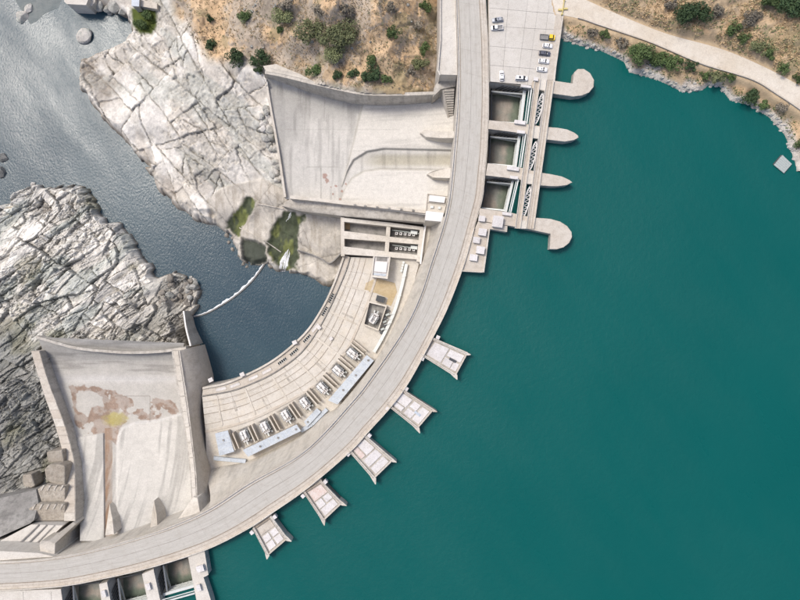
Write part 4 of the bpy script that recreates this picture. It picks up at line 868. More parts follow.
# ------------------------------------------------------------------ intake towers
TW = [((433,337.5),(420,354.5),(468,352.5),(455,376.5),(471.5,355),(457.5,381.5)), ((401.5,388),(386,404),(434,409),(417,429),(438.5,412),(421,435.5)), ((364.8,434),(347.5,449),(394,459),(373.5,479),(398,462.5),(376.5,487)), ((321.7,480),(303.3,491),(343,502),(323,521),(349,506),(325,527)), ((271.7,515),(253,527.5),(288.5,537.5),(267.5,555.5),(294,541.5),(266.5,560))]
TLAB = ['uppermost, nearest the side platform', 'second from the side platform', 'middle one of the five', 'fourth one, with a pinkish panel', 'lowest one, with a tan panel']
COV = [[(.12,.52,.08,.92,'o'),(.56,.95,.08,.45,'o'),(.56,.78,.55,.92,'o'),(.80,.95,.55,.92,'o')], [(.10,.42,.08,.62,'o'),(.12,.4,.68,.92,'o'),(.48,.68,.08,.45,'o'),(.48,.70,.56,.92,'o'),(.74,.95,.1,.9,'o')], [(.10,.44,.08,.60,'o'),(.12,.42,.66,.92,'p'),(.48,.70,.08,.92,'o'),(.75,.95,.1,.9,'o')], [(.10,.42,.08,.92,'p'),(.46,.66,.08,.45,'o'),(.46,.68,.54,.92,'o'),(.71,.93,.1,.9,'o')], [(.10,.36,.08,.92,'b'),(.42,.64,.08,.45,'o'),(.42,.64,.54,.92,'o'),(.68,.92,.08,.45,'o'),(.68,.92,.54,.92,'o')]]
for ti, (nN, nS, fN, fS, tN, tS) in enumerate(TW):
    z = -.9
    o = empty('intake_tower', W((nN[0]+fS[0])/2, (nN[1]+fS[1])/2, -30), 'pale intake tower in the teal water, '+TLAB[ti], 'intake tower', 'intake towers along the dam')
    A, Bq, Cq, Dq = [np.array(w2(*p, z)) for p in (nN, fN, fS, nS)]
    def tp_(u, v, zz): p = (A*(1-u)+Bq*u)*(1-v)+(Dq*(1-u)+Cq*u)*v; return (p[0], p[1], zz)
    MB().prism([tp_(-.12,0,z), tp_(1,0,z), tp_(1,1,z), tp_(-.12,1,z)], -34).build('tower_shaft', M['wall'], o)
    TNw, TSw = np.array(w2(*tN, z))*.6+Bq*.4, np.array(w2(*tS, z))*.55+Cq*.45
    for v0, v1, tip in ((0, .10, TNw), (.90, 1.0, TSw)):
        vi = v1 if v0 == 0 else v0; vo = v0 if v0 == 0 else v1; sg = -1 if v0 == 0 else 1
        # side beam flaring out into a nose at the water end
        e = np.array(tp_(1.0, vo, 0)[:2]); q = np.array(tp_(.86, vo, 0)[:2]); qi = np.array(tp_(1.0, vi, 0)[:2]); d = (Bq-A)/np.linalg.norm(Bq-A)
        pts = [tp_(0, vi, .25), tp_(0, vo, .25), (*q, .25), (*(q*.45+tip*.55+(q-qi)*.05), .25), (*tip, .25), (*(tip+d*.35+(qi-e)*.12), .25), (*(qi+d*.35), .25)]
        MB().prism(pts, -34).build('side_wall', M['beige'] if ti % 2 else M['concrete'], o)
        c = np.array(tp_(.10, vo+sg*.10, 0)[:2]); MB().box(c, d, (-d[1], d[0]), .75, .75, -1.6, .55).build('winch_box', M['offwhite'], o)
    MB().prism([tp_(.96,.1,.0), tp_(1.0,.1,.0), tp_(1.0,.9,.0), tp_(.96,.9,.0)], -.95).build('end_kerb', M['beige'], o)
    MB().prism([tp_(.02,.1,-.2), tp_(.06,.1,-.2), tp_(.06,.9,-.2), tp_(.02,.9,-.2)], -.95).build('grating', M['brownwall'], o)
    for v_ in (.05, .95):
        mb = MB(); mb.bar(tp_(.0, v_, 1.1), tp_(.95, v_, 1.1), .07); [mb.bar(tp_(u_, v_, .2), tp_(u_, v_, 1.1), .06) for u_ in np.linspace(0, .95, 8)]; mb.build('handrail', M['darksteel'], o)
    for (u0, u1, v0, v1, k) in COV[ti]:
        s0, s1 = .1+.8*v0, .1+.8*v1
        MB().prism([tp_(u0,s0,-.58), tp_(u1,s0,-.58), tp_(u1,s1,-.58), tp_(u0,s1,-.58)], -.88).build('hatch_cover', M[{'o': 'offwhite', 'p': 'pinkwhite', 'b': 'beige'}[k]], o)
    if ti in (0, 1):
        MB().prism([tp_(.66,.46,-.35), tp_(.84,.46,-.35), tp_(.84,.56,-.35), tp_(.66,.56,-.35)], -.88).build('hatch_frame', M['darksteel'] if ti == 0 else M['bluegrey'], o)

# ------------------------------------------------------------------ powerhouse
PZ = -38.0
ph = empty('powerhouse', W(300, 380, -56), 'curved powerhouse with flat beige panelled roof around the river pool', 'powerhouse')
OUT = [(203,388),(225,383.5),(245,375.5),(270,362.5),(292,346),(310,327.5),(325,303.5),(334,284),(341,265),(344.5,255)]
INW = [(202,396),(232,390.5),(255,382),(276,371.5),(300,353.5),(317,331),(330,307),(339,287),(346,270),(350,257)]
C1 = [(205.5,432),(237,424.5),(263,414.5),(296,397.5),(314,386.5),(328,375),(341,359.5),(352,341),(361,320),(370,297),(377,275),(381,258)]
BACK = [(207,470),(222,463),(250,457),(301,432),(325,412),(339,403.5),(375,359),(392,325),(403,291),(410,266),(412,257)]
nP = 61
def curve(px, z, n=nP): return resample(w3c(catmull(px), z), n)
ow, iw, c1w, bw = curve(OUT, PZ), curve(INW, PZ), curve(C1, PZ), curve(BACK, PZ)
rows = [[(*ow[k][:2], PZ-.45), (*(bw[k][:2]*1.0), PZ-.45)] for k in range(nP)]
rows2 = []
for k in range(nP):
    o_ = ow[k]; b_ = bw[k]; rows2.append([(o_[0], o_[1], -62), (o_[0], o_[1], PZ-.45), (*(iw[k][:2]), PZ-.45), (*(c1w[k][:2]), PZ-.45), (b_[0], b_[1], PZ-.45), (b_[0]+(b_[0]-c1w[k][0])*.3, b_[1]+(b_[1]-c1w[k][1])*.3, PZ-.45)])
MB().strip(rows2).build('roof_slab', M['brownwall'], ph)
rows = [[(*ow[k][:2], PZ-.4), (*ow[k][:2], PZ-14), (*ow[k][:2], -62)] for k in range(nP)]
def off(a, b, d): a = np.array(a[:2]); b = np.array(b[:2]); v = (b-a)/np.linalg.norm(b-a); return a+v*d
# river side wall and parapet with walkway
mb = MB(); mb.strip([[(*off(ow[k], iw[k], -.5), PZ+.9), (*off(ow[k], iw[k], .45), PZ+.9), (*off(ow[k], iw[k], .45), PZ-.4), (*off(ow[k], iw[k], -.5), -62)] for k in range(nP)], close=True); mb.build('river_wall', M['concrete'], ph)
mb = MB(); mb.strip([[(*off(iw[k], ow[k], .12), PZ+.5), (*off(iw[k], ow[k], -.3), PZ+.5), (*off(iw[k], ow[k], -.3), PZ-.4), (*off(iw[k], ow[k], .12), PZ-.4)] for k in range(nP)], close=True); mb.build('inner_kerb', M['oldwall'], ph)
mb = MB(); mb.strip([[(*off(ow[k], iw[k], .5), PZ-.1), (*off(iw[k], ow[k], .2), PZ-.1)] for k in range(nP)]); mb.build('gallery_walkway', M['beige'], ph)
for (x, y, dk) in ((221,389.5,0),(235,386,0),(253.5,378.5,0),(267,372,0),(282.5,361.5,1),(294,352,1),(307,338.5,1),(315,327.5,0),(325,311.5,1),(331,298,1)):
    p = np.array(w2(x, y, PZ)); k = int(np.argmin(np.linalg.norm(ow[:, :2]-p, axis=1))); k = min(max(k, 1), nP-2)
    t = ow[k+1][:2]-ow[k-1][:2]; t /= np.linalg.norm(t); n_ = (-t[1], t[0]); m_ = off(ow[k], iw[k], .5)*.5+off(iw[k], ow[k], .2)*.5; c = m_+t*np.dot(p-m_, t)
    f = MB(); [f.box(c+np.array(n_)*s*.75, t, n_, 2.5, .14, PZ-.1, PZ+.12) for s in (-1, 1)]; [f.box(c+t*s*2.5, t, n_, .14, .88, PZ-.1, PZ+.12) for s in (-1, 1)]; fo = f.build('slot_frame', M['concrete'], ph)
    MB().box(c, t, n_, 2.36, .61, PZ-.09, PZ-.05).build('slot_opening' if dk else 'slot_cover', M['dark'] if dk else M['offwhite'], fo)
    if dk:
        for q in range(4): MB().box(c+t*(-1.6+1.07*q), t, n_, .08, .61, PZ-.04, PZ+.03).build('bar', M['palesteel'], fo)
# roof panels
NRAD = 15; fr = [0, .18, .50, 1.0]
for a in range(NRAD):
    k0 = a*(nP-1)/NRAD; k1 = (a+1)*(nP-1)/NRAD
    def lk(w, k): i = int(min(k, nP-1.001)); f = k-i; return w[i][:2]*(1-f)+w[min(i+1, nP-1)][:2]*f
    for b in range(len(fr)-1):
        def pt(k, f): p, q = lk(iw, k), lk(c1w, k); d = (q-p)/np.linalg.norm(q-p); p = p+d*.5; return p*(1-f)+q*f
        g = .045
        q = [pt(k0, fr[b]), pt((k0+k1)/2, fr[b]), pt(k1, fr[b]), pt(k1, fr[b+1]), pt((k0+k1)/2, fr[b+1]), pt(k0, fr[b+1])]; m_ = sum(q)/6
        q = [p+(m_-p)/np.linalg.norm(m_-p)*g for p in q]
        MB().prism([(p[0], p[1], PZ+random.uniform(-.03, .03)*0) for p in q], PZ-.44).build('roof_panel', M['panel'], ph)
# raised radial ribs and one ring rib
for a in range(1, NRAD, 2):
    k = a*(nP-1)/NRAD; p, q = lk(iw, k), lk(c1w, k); p = p+(q-p)*.08; MB().bar((*p, PZ+.1), (*(p+(q-p)*.9), PZ+.1), .75, .3).build('rib', M['concrete'], ph)
mb = MB(); mb.strip([[(*off(c1w[k], iw[k], .7), PZ+.3), (*off(c1w[k], iw[k], -.4), PZ+.3), (*off(c1w[k], iw[k], -.4), PZ-.4), (*off(c1w[k], iw[k], .7), PZ-.4)] for k in range(nP)], close=True); mb.build('rib', M['beige'], ph)
for f_ in (.17, .34, .52, .8):
    mb = MB(); [mb.bar((*(iw[k][:2]*(1-f_)+c1w[k][:2]*f_), PZ+.08), (*(iw[k+1][:2]*(1-f_)+c1w[k+1][:2]*f_), PZ+.08), .16, .14) for k in range(nP-1)]; mb.build('cable_duct', M['brownwall'], ph)
for (k, f0_, f1_, w_) in ((8, .3, .62, 1.2), (15, .55, .9, .8), (23, .2, .5, 1.0), (31, .5, .85, 1.2), (38, .15, .42, .7), (45, .4, .8, .9), (52, .3, .6, 1.1)):
    p, q = lk(iw, k), lk(c1w, k); MB().bar((*(p*(1-f0_)+q*f0_), PZ+.06), (*(p*(1-f1_)+q*f1_), PZ+.06), w_, .1).build('hatch_strip', M['wall'], ph)
# yard strip behind it
mb = MB(); mb.strip([[(*off(c1w[k], bw[k], .45), PZ-.1), (*(c1w[k][:2]*.5+bw[k][:2]*.5), PZ-.1), (*off(bw[k], c1w[k], -4), PZ-.1)] for k in range(nP)]); mb.build('yard_slab', M['panel'], ph)
prism_px('ochre_slab', [(366,283),(376,278),(395,283),(397,292),(391,306),(386,304),(388,298),(376,293),(364,291)], PZ+.06, PZ-.2, surf('ochre_stained_concrete', (.44, .34, .20), (.34, .25, .13), (.50, .42, .29), .12, .5), ph)
# bollards on the river wall
for x, y, lab in ((210.5,380,'at the corner by the chute wall'),(242,374.5,'near the pale slots'),(294.5,342.5,'in the middle of the arc')):
    cabinet(x, y, PZ+.9, 2.0, 1.8, 1.4, 25, 'small white box on the pool parapet '+lab, 'box', 'parapet_box', 'white boxes along the pool parapet')
cabinet(319, 327.5, PZ+.02, 1.6, 1.6, 1.4, 40, 'small white box just inside the pool parapet near the bars', 'box', 'parapet_box', 'white boxes along the pool parapet')
cabinet(331, 338.5, PZ+.02, 1.5, 1.5, 1.0, 30, 'small cream box alone on the roof panels', 'box', 'parapet_box', 'white boxes along the pool parapet')

# transformers in their bays
def transformer(pxy, ang, label, sc=1.0):
    p = W(pxy[0], pxy[1], PZ+3); p.z = PZ-.1
    o = empty('transformer', p, label, 'transformer', 'transformers behind the powerhouse roof', None, ang); o.scale = (sc, sc, sc)
    L = dict(local=True)
    m = MB(); m.box((0,0), (1,0), (0,1), 2.6, 1.5, 0, .3); m.build('base', M['oldwall'], o, **L)
    m = MB(); m.box((-.1,0), (1,0), (0,1), 1.9, .95, .3, 3.0); m.build('tank', M['trans'], o, **L)
    m = MB(); m.box((-.1,0), (1,0), (0,1), 2.0, 1.05, 3.0, 3.15); m.build('tank_lid', M['white'], o, **L)
    m = MB(); m.tube((-1.7,.75,3.75), (.4,.75,3.75), .38, n=14); c = m.build('conservator', M['white'], o, **L)
    for s in (-1, 1):
        m = MB()
        for k in range(6): m.box((-1.5+k*.5, s*1.32), (1,0), (0,1), .09, .34, .6, 2.8)
        m.build('radiator', M['trans'], o, **L)
    for k in (-.75, 0, .75):
        m = MB(); m.tube((1.0,k*.9,3.15), (1.35,k*1.0,4.3), .16, .09, 8); m.build('bushing', M['brownwall'], o, **L)
    for k in (-.4, .4):
        m = MB(); m.tube((-.9+k,-.4,3.15), (-.9+k,-.4,3.7), .14, .1, 8); m.build('bushing', M['white'], o, **L)
    m = MB(); m.bar((1.9,0,2.6), (3.1,0,2.6), .5, .5); m.build('bus_duct', M['palesteel'], o, **L)
    m = MB(); [m.tube((-1.6+k*.8, -1.55, .4), (-1.6+k*.8, -1.55, 1.6), .28, n=10) for k in range(4)]; m.build('cooling_fan', M['darksteel'], o, **L)
    m = MB(); m.bar((-1.9, -.2, 3.25), (1.2, -.2, 3.3), .12); m.bar((-.6, -.9, 3.25), (-.6, .9, 3.25), .12); m.bar((.5, .7, 3.75), (1.0, .3, 3.2), .14); m.build('oil_pipe', M['darksteel'], o, **L)
    m = MB(); [m.bar((1.35, k*1.0, 4.3), (3.3, k*1.3, 4.4), .07) for k in (-.75, 0, .75)]; m.build('cable', M['tyre'], o, **L)
    m = MB(); [m.bar((x_, y_, 0), (x_, y_, 1.1), .08) for x_ in (-2.6,) for y_ in (-1.8, -.9, 0, .9, 1.8)]; m.bar((-2.6, -1.8, 1.1), (-2.6, 1.8, 1.1), .08); m.build('guard_rail', M['darksteel'], o, **L)
    m = MB(); m.box((2.2, 1.2), (1,0), (0,1), .35, .3, 0, 1.4); m.build('control_box', M['palesteel'], o, **L)
    return o
TC = [(245,436),(265.5,427.5),(286.5,415.8),(305.5,403.2),(322.8,388.2),(338.7,371),(353,354)]
ORD = ['leftmost, beside the square grey roof', 'second of the seven from the square grey roof', 'third of the seven from the square grey roof', 'middle one, by the low grey platform', 'fifth of the seven from the square grey roof', 'sixth of the seven from the square grey roof', 'last one, at the upper gallery end']
def dirs(k):
    a, b = TC[max(k-1, 0)], TC[min(k+1, 6)]; t = np.array((b[0]-a[0], -(b[1]-a[1])), float); t /= np.linalg.norm(t); return t, np.array((t[1], -t[0]))
for k, c in enumerate(TC):
    t, n_ = dirs(k)
    transformer(c, math.atan2(n_[1], n_[0]), 'pale transformer in a walled bay, '+ORD[k], 1.35)
    p = np.array(w2(c[0], c[1], PZ))
    MB().box(p, t, n_, 3.0, 4.2, PZ-.1, PZ+.02).build('bay_floor', M['wall'], ph)
for k in range(8):
    if k == 0: t, n_ = dirs(0); c = np.array(w2(*TC[0], PZ))-t*4.6
    elif k == 7: t, n_ = dirs(6); c = np.array(w2(*TC[6], PZ))+t*4.6
    else:
        t, n_ = dirs(k-1); t2, n2 = dirs(k); t = (t+t2)/2; n_ = (n_+n2)/2; c = (np.array(w2(*TC[k-1], PZ))+np.array(w2(*TC[k], PZ)))/2
    for s in (-1, 1):
        MB().box(c+t*s*.95, t, n_, .28, 4.0, PZ-.1, PZ+4.2).build('fire_wall', M['beige'] if s > 0 else M['concrete'], ph)
    MB().box(c, t, n_, .62, 3.7, PZ-.1, PZ+.6).build('wall_infill', M['wall'], ph)
def shed(pts, z, label, name='bus_gallery', zb=PZ-.2, mat='bluegrey', n=0, cat='shed', group=None):
    q = [np.array(W(x, y, z)) for x, y in pts]; c = sum(q)/len(q)
    o = empty(name, (c[0], c[1], zb), label, cat, group)
    ins = [p+(c-p)/np.linalg.norm((c-p)[:2])*.35 for p in q]
    MB().prism([(p[0], p[1], z-.25) for p in ins], zb).build('wall', M['concrete'], o)
    MB().prism([tuple(p) for p in q], z-.25).build('roof', M[mat], o)
    e = list(zip(q, q[1:]+q[:1])); L = sorted(e, key=lambda s: -np.linalg.norm(s[0]-s[1]))
    a, b = L[0]; c_, d_ = L[1]
    for k in range(1, n):
        f = k/n; MB().bar(a*(1-f)+b*f+np.array((0,0,.04)), d_*(1-f)+c_*f+np.array((0,0,.04)), .10, .09).build('roof_seam', M['palesteel'], o)
    for k in range(2, n, 3):
        f = (k+.5)/n; m_ = (a*(1-f)+b*f+d_*(1-f)+c_*f)/2; MB().box(m_[:2], (1,0), (0,1), .4, .4, z, z+.45).build('roof_vent', M['oldwall'], o)
    for k in range(1, max(n, 4), 2):
        f = k/max(n, 4)
        for (u, v) in (L[0], L[1]):
            m_ = (u*(1-f)+v*f); d = (v-u)/np.linalg.norm(v-u); dd = (c-m_); dd[2] = 0; dd -= d*np.dot(dd, d); dd /= np.linalg.norm(dd)
            pc = m_+dd*.28; MB().box(pc[:2], d[:2], dd[:2], .8, .06, z-2.2, z-1.0).build('window', M['glass'], o)
    return o
shed([(366.8,355),(373.8,360.6),(337.5,404.4),(328,400.4)], PZ+5.2, 'long blue grey flat roofed gallery behind the upper transformers', n=9, group='flat roofed galleries behind the transformers')
shed([(242.7,450),(296.7,424.5),(301,431),(248,456.8)], PZ+5.0, 'long blue grey flat roofed gallery behind the left transformers', n=9, group='flat roofed galleries behind the transformers')
shed([(215,433.5),(227.8,430.4),(234.2,451.6),(219.5,456)], PZ+4.6, 'square blue grey roofed shed at the left end of the transformers', name='equipment_shed', n=4)
shed([(304,421.5),(317,408),(321,412),(307,427)], PZ+2.2, 'low grey platform roof between the two long galleries', name='low_roof', n=3)
def bar_px(name, a, b, w, z, parent, mat, h=.5): return MB().bar(W(*a, z), W(*b, z), w, h).build(name, mat, parent)
cw = empty('cable_walkway', W(322, 424, PZ), 'grey cable walkway running beside the galleries at the dam foot', 'walkway')
for a, b in (((301,431),(312,424)),((312,424),(327,409)),((214,458),(246,461))): bar_px('tray', a, b, 1.8, PZ+.6, cw, M['bluegrey'], 1.4)
pipe = empty('pipe_walkway', W(398, 300, PZ), 'pale blue white walkway duct curving along the foot of the dam', 'walkway')
pp = catmull([(406.5,264),(404,276),(400.5,291),(394.5,311),(388,326),(381,340),(374,352)], 4); 
for a, b in zip(pp[:-1], pp[1:]): bar_px('duct', a, b, 1.5, PZ+.9, pipe, M['palesteel'], 1.6)
for k in (4, 9, 15, 20): c = W(pp[k][0], pp[k][1], PZ+.9); MB().box((c.x, c.y), (.9,.43), (-.43,.9), 1.0, .5, PZ-.2, PZ+1.95).build('support', M['palesteel'], pipe)
# square pit transformer with walls
pit = empty('transformer_pit', W(375, 316, PZ), 'square walled transformer enclosure with grey floor near the pale duct', 'enclosure')
pq = [(368.7,301),(387,305.6),(378.5,331),(363,325)]; pw = [np.array(W(*p, PZ+3.2)) for p in pq]; pc = sum(pw)/4
for k in range(4):
    a, b = pw[k], pw[(k+1) % 4]; ai, bi = a+(pc-a)*.12, b+(pc-b)*.12
    MB().prism([tuple(a), tuple(b), tuple(bi), tuple(ai)], PZ-.2).build('wall', M['concrete'], pit)
MB().prism([(*(p+(pc-p)*.1)[:2], PZ+.06) for p in pw], PZ-.2).build('floor', M['oldwall'], pit)
transformer((374,318), math.atan2(-.27, .42)+math.pi/2, 'large pale transformer inside the square walled enclosure', 1.25)
dk = empty('dark_container', W(380.5, 298.5, PZ), 'dark grey container beside the square transformer enclosure', 'container')
q = [np.array(W(*p, PZ+2.6)) for p in ((377,295),(385,297.2),(383.5,303),(375.5,300.5))]
MB().prism([tuple(p) for p in q], PZ-.05).build('body', M['darksteel'], dk)
for f in (.2, .4, .6, .8): MB().bar(q[0]*(1-f)+q[1]*f+np.array((0,0,.03)), q[3]*(1-f)+q[2]*f+np.array((0,0,.03)), .12, .08).build('roof_rib', M['tyre'], dk)
sw = empty('switch_rack', W(389, 320, PZ), 'dark steel switch rack between the enclosure and the pale duct', 'switchgear')
for k in range(7):
    a = W(387.5+.9*math.sin(k*2)-k*.9, 311+k*3.6, PZ+2.4); MB().box((a.x, a.y), (.9,.43), (-.43,.9), .9, .45, PZ-.1, PZ+1.5+.5*(k % 3)).build('cubicle', M['steel'] if k % 2 else M['darksteel'], sw)
for k in range(4):
    a = W(391-k*2.2, 314+k*5, PZ+3.0); MB().bar((a.x-1.1, a.y-.4, PZ+3), (a.x+1.1, a.y+.4, PZ+3), .15).build('busbar', M['palesteel'], sw); MB().bar((a.x, a.y, PZ-.1), (a.x, a.y, PZ+3), .2).build('post', M['steel'], sw)
# white crane house
hw = [(373.5,254.5),(390.7,255.5),(387.7,278.8),(371,277)]; hq = [np.array(W(*p, PZ+7)) for p in hw]; hc = sum(hq)/4
ch_ = empty('crane_house', (hc[0], hc[1], PZ-.2), 'white roofed crane house with raised rim on the powerhouse roof', 'building')
MB().prism([(*(p+(hc-p)*.03)[:2], PZ+6.2) for p in hq], PZ-.4).build('wall', M['offwhite'], ch_)
for k in range(4):
    a, b = hq[k], hq[(k+1) % 4]; MB().prism([tuple(a), tuple(b), tuple(b+(hc-b)*.16), tuple(a+(hc-a)*.16)], PZ+5.6).build('roof_rim', M['deck'], ch_)
def hp(u, v, z): p = (hq[0]*(1-u)+hq[1]*u)*(1-v)+(hq[3]*(1-u)+hq[2]*u)*v; return (p[0], p[1], z)
MB().prism([hp(.14,.30,PZ+6.9), hp(.86,.30,PZ+6.9), hp(.86,.74,PZ+6.9), hp(.14,.74,PZ+6.9)], PZ+6.2).build('roof', M['white'], ch_)
MB().prism([hp(.2,.10,PZ+6.4), hp(.82,.10,PZ+6.4), hp(.82,.26,PZ+6.4), hp(.2,.26,PZ+6.4)], PZ+6.2).build('skylight', M['oldwall'], ch_)
MB().prism([hp(.14,.80,PZ+6.4), hp(.86,.80,PZ+6.4), hp(.86,.9,PZ+6.4), hp(.14,.9,PZ+6.4)], PZ+6.2).build('skylight', M['bluegrey'], ch_)

# channels (outlet trenches) with valve boxes between powerhouse and chute wall
tr = empty('outlet_block', W(380, 238, PZ-6), 'concrete outlet block with four open trenches below the chute wall', 'outlet block')
TZ = -35.0
beams = [[(342,217.5),(390,222.5),(424,227),(423.6,230),(390,226.5),(342.5,221.5)], [(343,230.8),(388,236.4),(422,240.5),(421.6,244.5),(388,241.8),(343,238.5)], [(343,246.3),(387,251.5),(420,255.2),(419.4,259.5),(386,257),(343.5,254.2)], [(386.4,226.5),(390.4,227),(388.6,252),(384.6,251.5)], [(419.8,229.5),(424,230),(420,262),(416.4,261.5)], [(340.5,217),(344,217.5),(344.5,256),(341,256)]]
for k, b in enumerate(beams): prism_px('beam', b, TZ-.004*k, PZ-5, M['concrete'] if k % 2 else M['deck'], tr)
prism_px('trench_floor', [(342,219),(424,228),(419,260),(342,256)], PZ-3.2, PZ-6, M['oldwall'], tr)
prism_px('rust_patch', [(344.5,222.5),(350,223.2),(349.5,229.5),(344.5,229)], PZ-2.6, PZ-3.6, surf('rusty_concrete', (.36, .25, .13), (.25, .15, .07), (.44, .34, .22), .2, .5), tr)
for r, (y0, sl) in enumerate(((231.2, .155), (246.2, .15))):
    for k in range(5):
        x = 396.5+k*4.3; y = y0+sl*(x-390)*.5+1.6
        p = W(x, y, PZ-.5); o = empty('valve_box', (p.x, p.y, PZ-3.2), ('upper', 'lower')[r]+' trench, '+('first', 'second', 'third', 'fourth', 'last')[k]+' white valve box counted from the crossing beam', 'valve box', 'valve boxes in the trenches')
        MB().box((p.x, p.y), (.99,-.12), (.12,.99), .62, .62, PZ-3.2, PZ-.6).build('housing', M['white'], o)
        MB().box((p.x-.1, p.y+.05), (.99,-.12), (.12,.99), .3, .3, PZ-.6, PZ-.5).build('opening', M['dark'], o)
    o = empty('pipe_rack', W(408, y0+2.5, PZ-3.2), ('upper', 'lower')[r]+' trench green grey pipe rack above the valve boxes', 'pipe rack', 'pipe racks in the trenches')
    a = W(392, y0-1.2, PZ-1); b = W(419, y0+2.4, PZ-1); MB().tube(a, b, .3).build('pipe', M['steel'], o)
    for k in range(5):
        f = .1+.2*k; c = a*(1-f)+b*f; MB().bar((c.x, c.y, PZ-3.2), (c.x, c.y, PZ-1), .18).build('post', M['steel'], o)
    c = W(414, y0+1.2, PZ+.2); MB().box((c.x, c.y), (.99,-.12), (.12,.99), 1.6, .8, PZ-3.2, PZ+.2).build('panel', M['palesteel'], o)
gv = empty('valve_stand', W(402.5, 265, PZ), 'green valve stand beside the crane house and the pale duct', 'valve stand')
for k in range(4):
    c = W(403.5-k*.7, 262.5+k*2.7, PZ+2); MB().tube((c.x, c.y, PZ-.1), (c.x, c.y, PZ+1.8), .35).build('column', plain('green_valve_paint', (.12, .30, .22), .5) if k == 0 else bpy.data.materials['green_valve_paint'], gv); MB().tube((c.x, c.y, PZ+1.8), (c.x, c.y, PZ+1.95), .6, n=12).build('hand_wheel', M['palesteel'], gv)
wl = empty('partition_wall', W(421, 244, PZ), 'thin white partition wall at the end of the trenches', 'wall')
rim('wall', [(425.5,224.5,TZ+.6),(423,243,TZ+.6),(420.5,264,TZ+.6)], .8, 0, PZ-5, M['white'], wl); 
prism_px('end_fill', [(421.5,229),(434,221),(430,243),(423,264),(417.5,262.5)], PZ+1.2, PZ-5, M['concrete'], tr)
# control building on the chute wall
cq = [(427.6,193.8),(447.6,196.2),(442,222.2),(425,220.6)]; cz = -16.0; q4 = [np.array(W(*p, cz)) for p in cq]; cc = sum(q4)/4
cb_ = empty('control_building', (cc[0], cc[1], -40), 'white roofed control building against the dam at the chute corner', 'building')
def cp(u, v, z): p = (q4[0]*(1-u)+q4[1]*u)*(1-v)+(q4[3]*(1-u)+q4[2]*u)*v; return (p[0], p[1], z)
MB().prism([cp(0,0,cz-.6), cp(1,0,cz-.6), cp(1,1,cz-.6), cp(0,1,cz-.6)], -42).build('wall', M['deck'], cb_)
MB().prism([cp(.1,.05,cz+1.2), cp(.9,.05,cz+1.2), cp(.9,.28,cz+1.2), cp(.1,.28,cz+1.2)], cz-.6).build('roof', M['white'], cb_)
MB().prism([cp(.0,.66,cz+1.8), cp(.98,.66,cz+1.8), cp(.98,1.0,cz+1.8), cp(.0,1.0,cz+1.8)], cz-.6).build('roof', M['white'], cb_)
for v in (.0, .31, .63): MB().bar(cp(0,v,cz-.3), cp(1,v,cz-.3), .3, .6).build('parapet', M['concrete'], cb_)
for u in (.0, 1.0): MB().bar(cp(u,0,cz-.3), cp(u,.65,cz-.3), .3, .6).build('parapet', M['concrete'], cb_)
for u in (.3, .7): MB().box(cp(u,.47,0), (1,0), (0,1), .6, .5, cz-.6, cz+.3).build('vent', M['palesteel'], cb_)

# river side details: weir boom, cascades
wz = RIV_Z
bo = empty('weir_wall', W(230, 293, wz-2), 'thin curved white edged weir wall crossing the river pool', 'weir')
bc = catmull([(191,317.5),(205,314),(222,305),(238,294),(252,281),(262,268),(266,262)], 8); L = []
rim('wall', [(p[0], p[1], wz+.6) for p in bc[::4]], .38, 0, wz-3, M['oldwall'], bo)
c = [np.array(W(p[0], p[1], wz)) for p in bc]; rows = []
for k in range(len(c)):
    t = c[min(k+1, len(c)-1)]-c[max(k-1, 0)]; n_ = np.array((-t[1], t[0], 0)); n_ /= np.linalg.norm(n_); w0 = .1+.75*math.sin(math.pi*k/len(c))*random.uniform(.15, 1.3)
    rows.append([c[k]+n_*.3+np.array((0,0,.45)), c[k]+n_*(.3+w0*.5)+np.array((0,0,.22)), c[k]+n_*(.5+w0)+np.array((0,0,.03))])
MB().strip(rows).build('foam_edge', M['foam'], bo, True)
def cascade(pts, label, strands):
    mb = MB(); P = np.array(pts, float)
    for k in range(strands):
        off_ = random.uniform(-.5, .5); t0 = random.uniform(0, .45); t1 = min(1, t0+random.uniform(.35, .8)); rows = []; wob = random.uniform(0, 6); n = 9; wd = random.uniform(.12, .34)
        for i in range(n):
            t = (t0+(t1-t0)*i/(n-1))*(len(P)-1); x = np.interp(t, range(len(P)), P[:, 0]); y = np.interp(t, range(len(P)), P[:, 1]); w_ = np.interp(t, range(len(P)), P[:, 2])
            p = FN.px(x, y); X = p.x+off_*w_+.16*math.sin(wob+i*1.3); z = max(FN.at(X, p.y), RIV_Z); q = wd*(.35+.65*math.sin(math.pi*(i+.3)/n))
            rows.append([(X-q, p.y, z+.06), (X, p.y+.1, z+.28), (X+q, p.y, z+.06)])
        mb.strip(rows)
    tag(mb.build('water_cascade', M['foam'], None, True), label, 'cascade', 'white cascades on the mossy ramp')
cascade([(291,212,.8),(290,215,1.1),(289,218,1.5),(287,221,1.6),(285,224,.8)], 'small white trickle at the top of the mossy ramp', 5)
cascade([(289,249,1.0),(287.5,253,2.2),(286,257,3.0),(284,261,3.6),(284,265,4.0),(283,269,3.8),(283,272,2.2)], 'larger white cascade at the foot of the mossy ramp', 30)
ap = empty('apron_wall', W(313, 262, -57), 'stepped concrete footing along the river below the pale apron', 'wall')
rim('wall', [(297,250,-47.6),(308,253,-47.4),(320,258,-47.2),(330,263,-46.8),(343,251,-45)], .5, 0, -58, M['oldwall'], ap)
ap2 = empty('apron_kerb', W(262, 214, -50), 'thin low kerb crossing the pale apron above the moss', 'kerb')
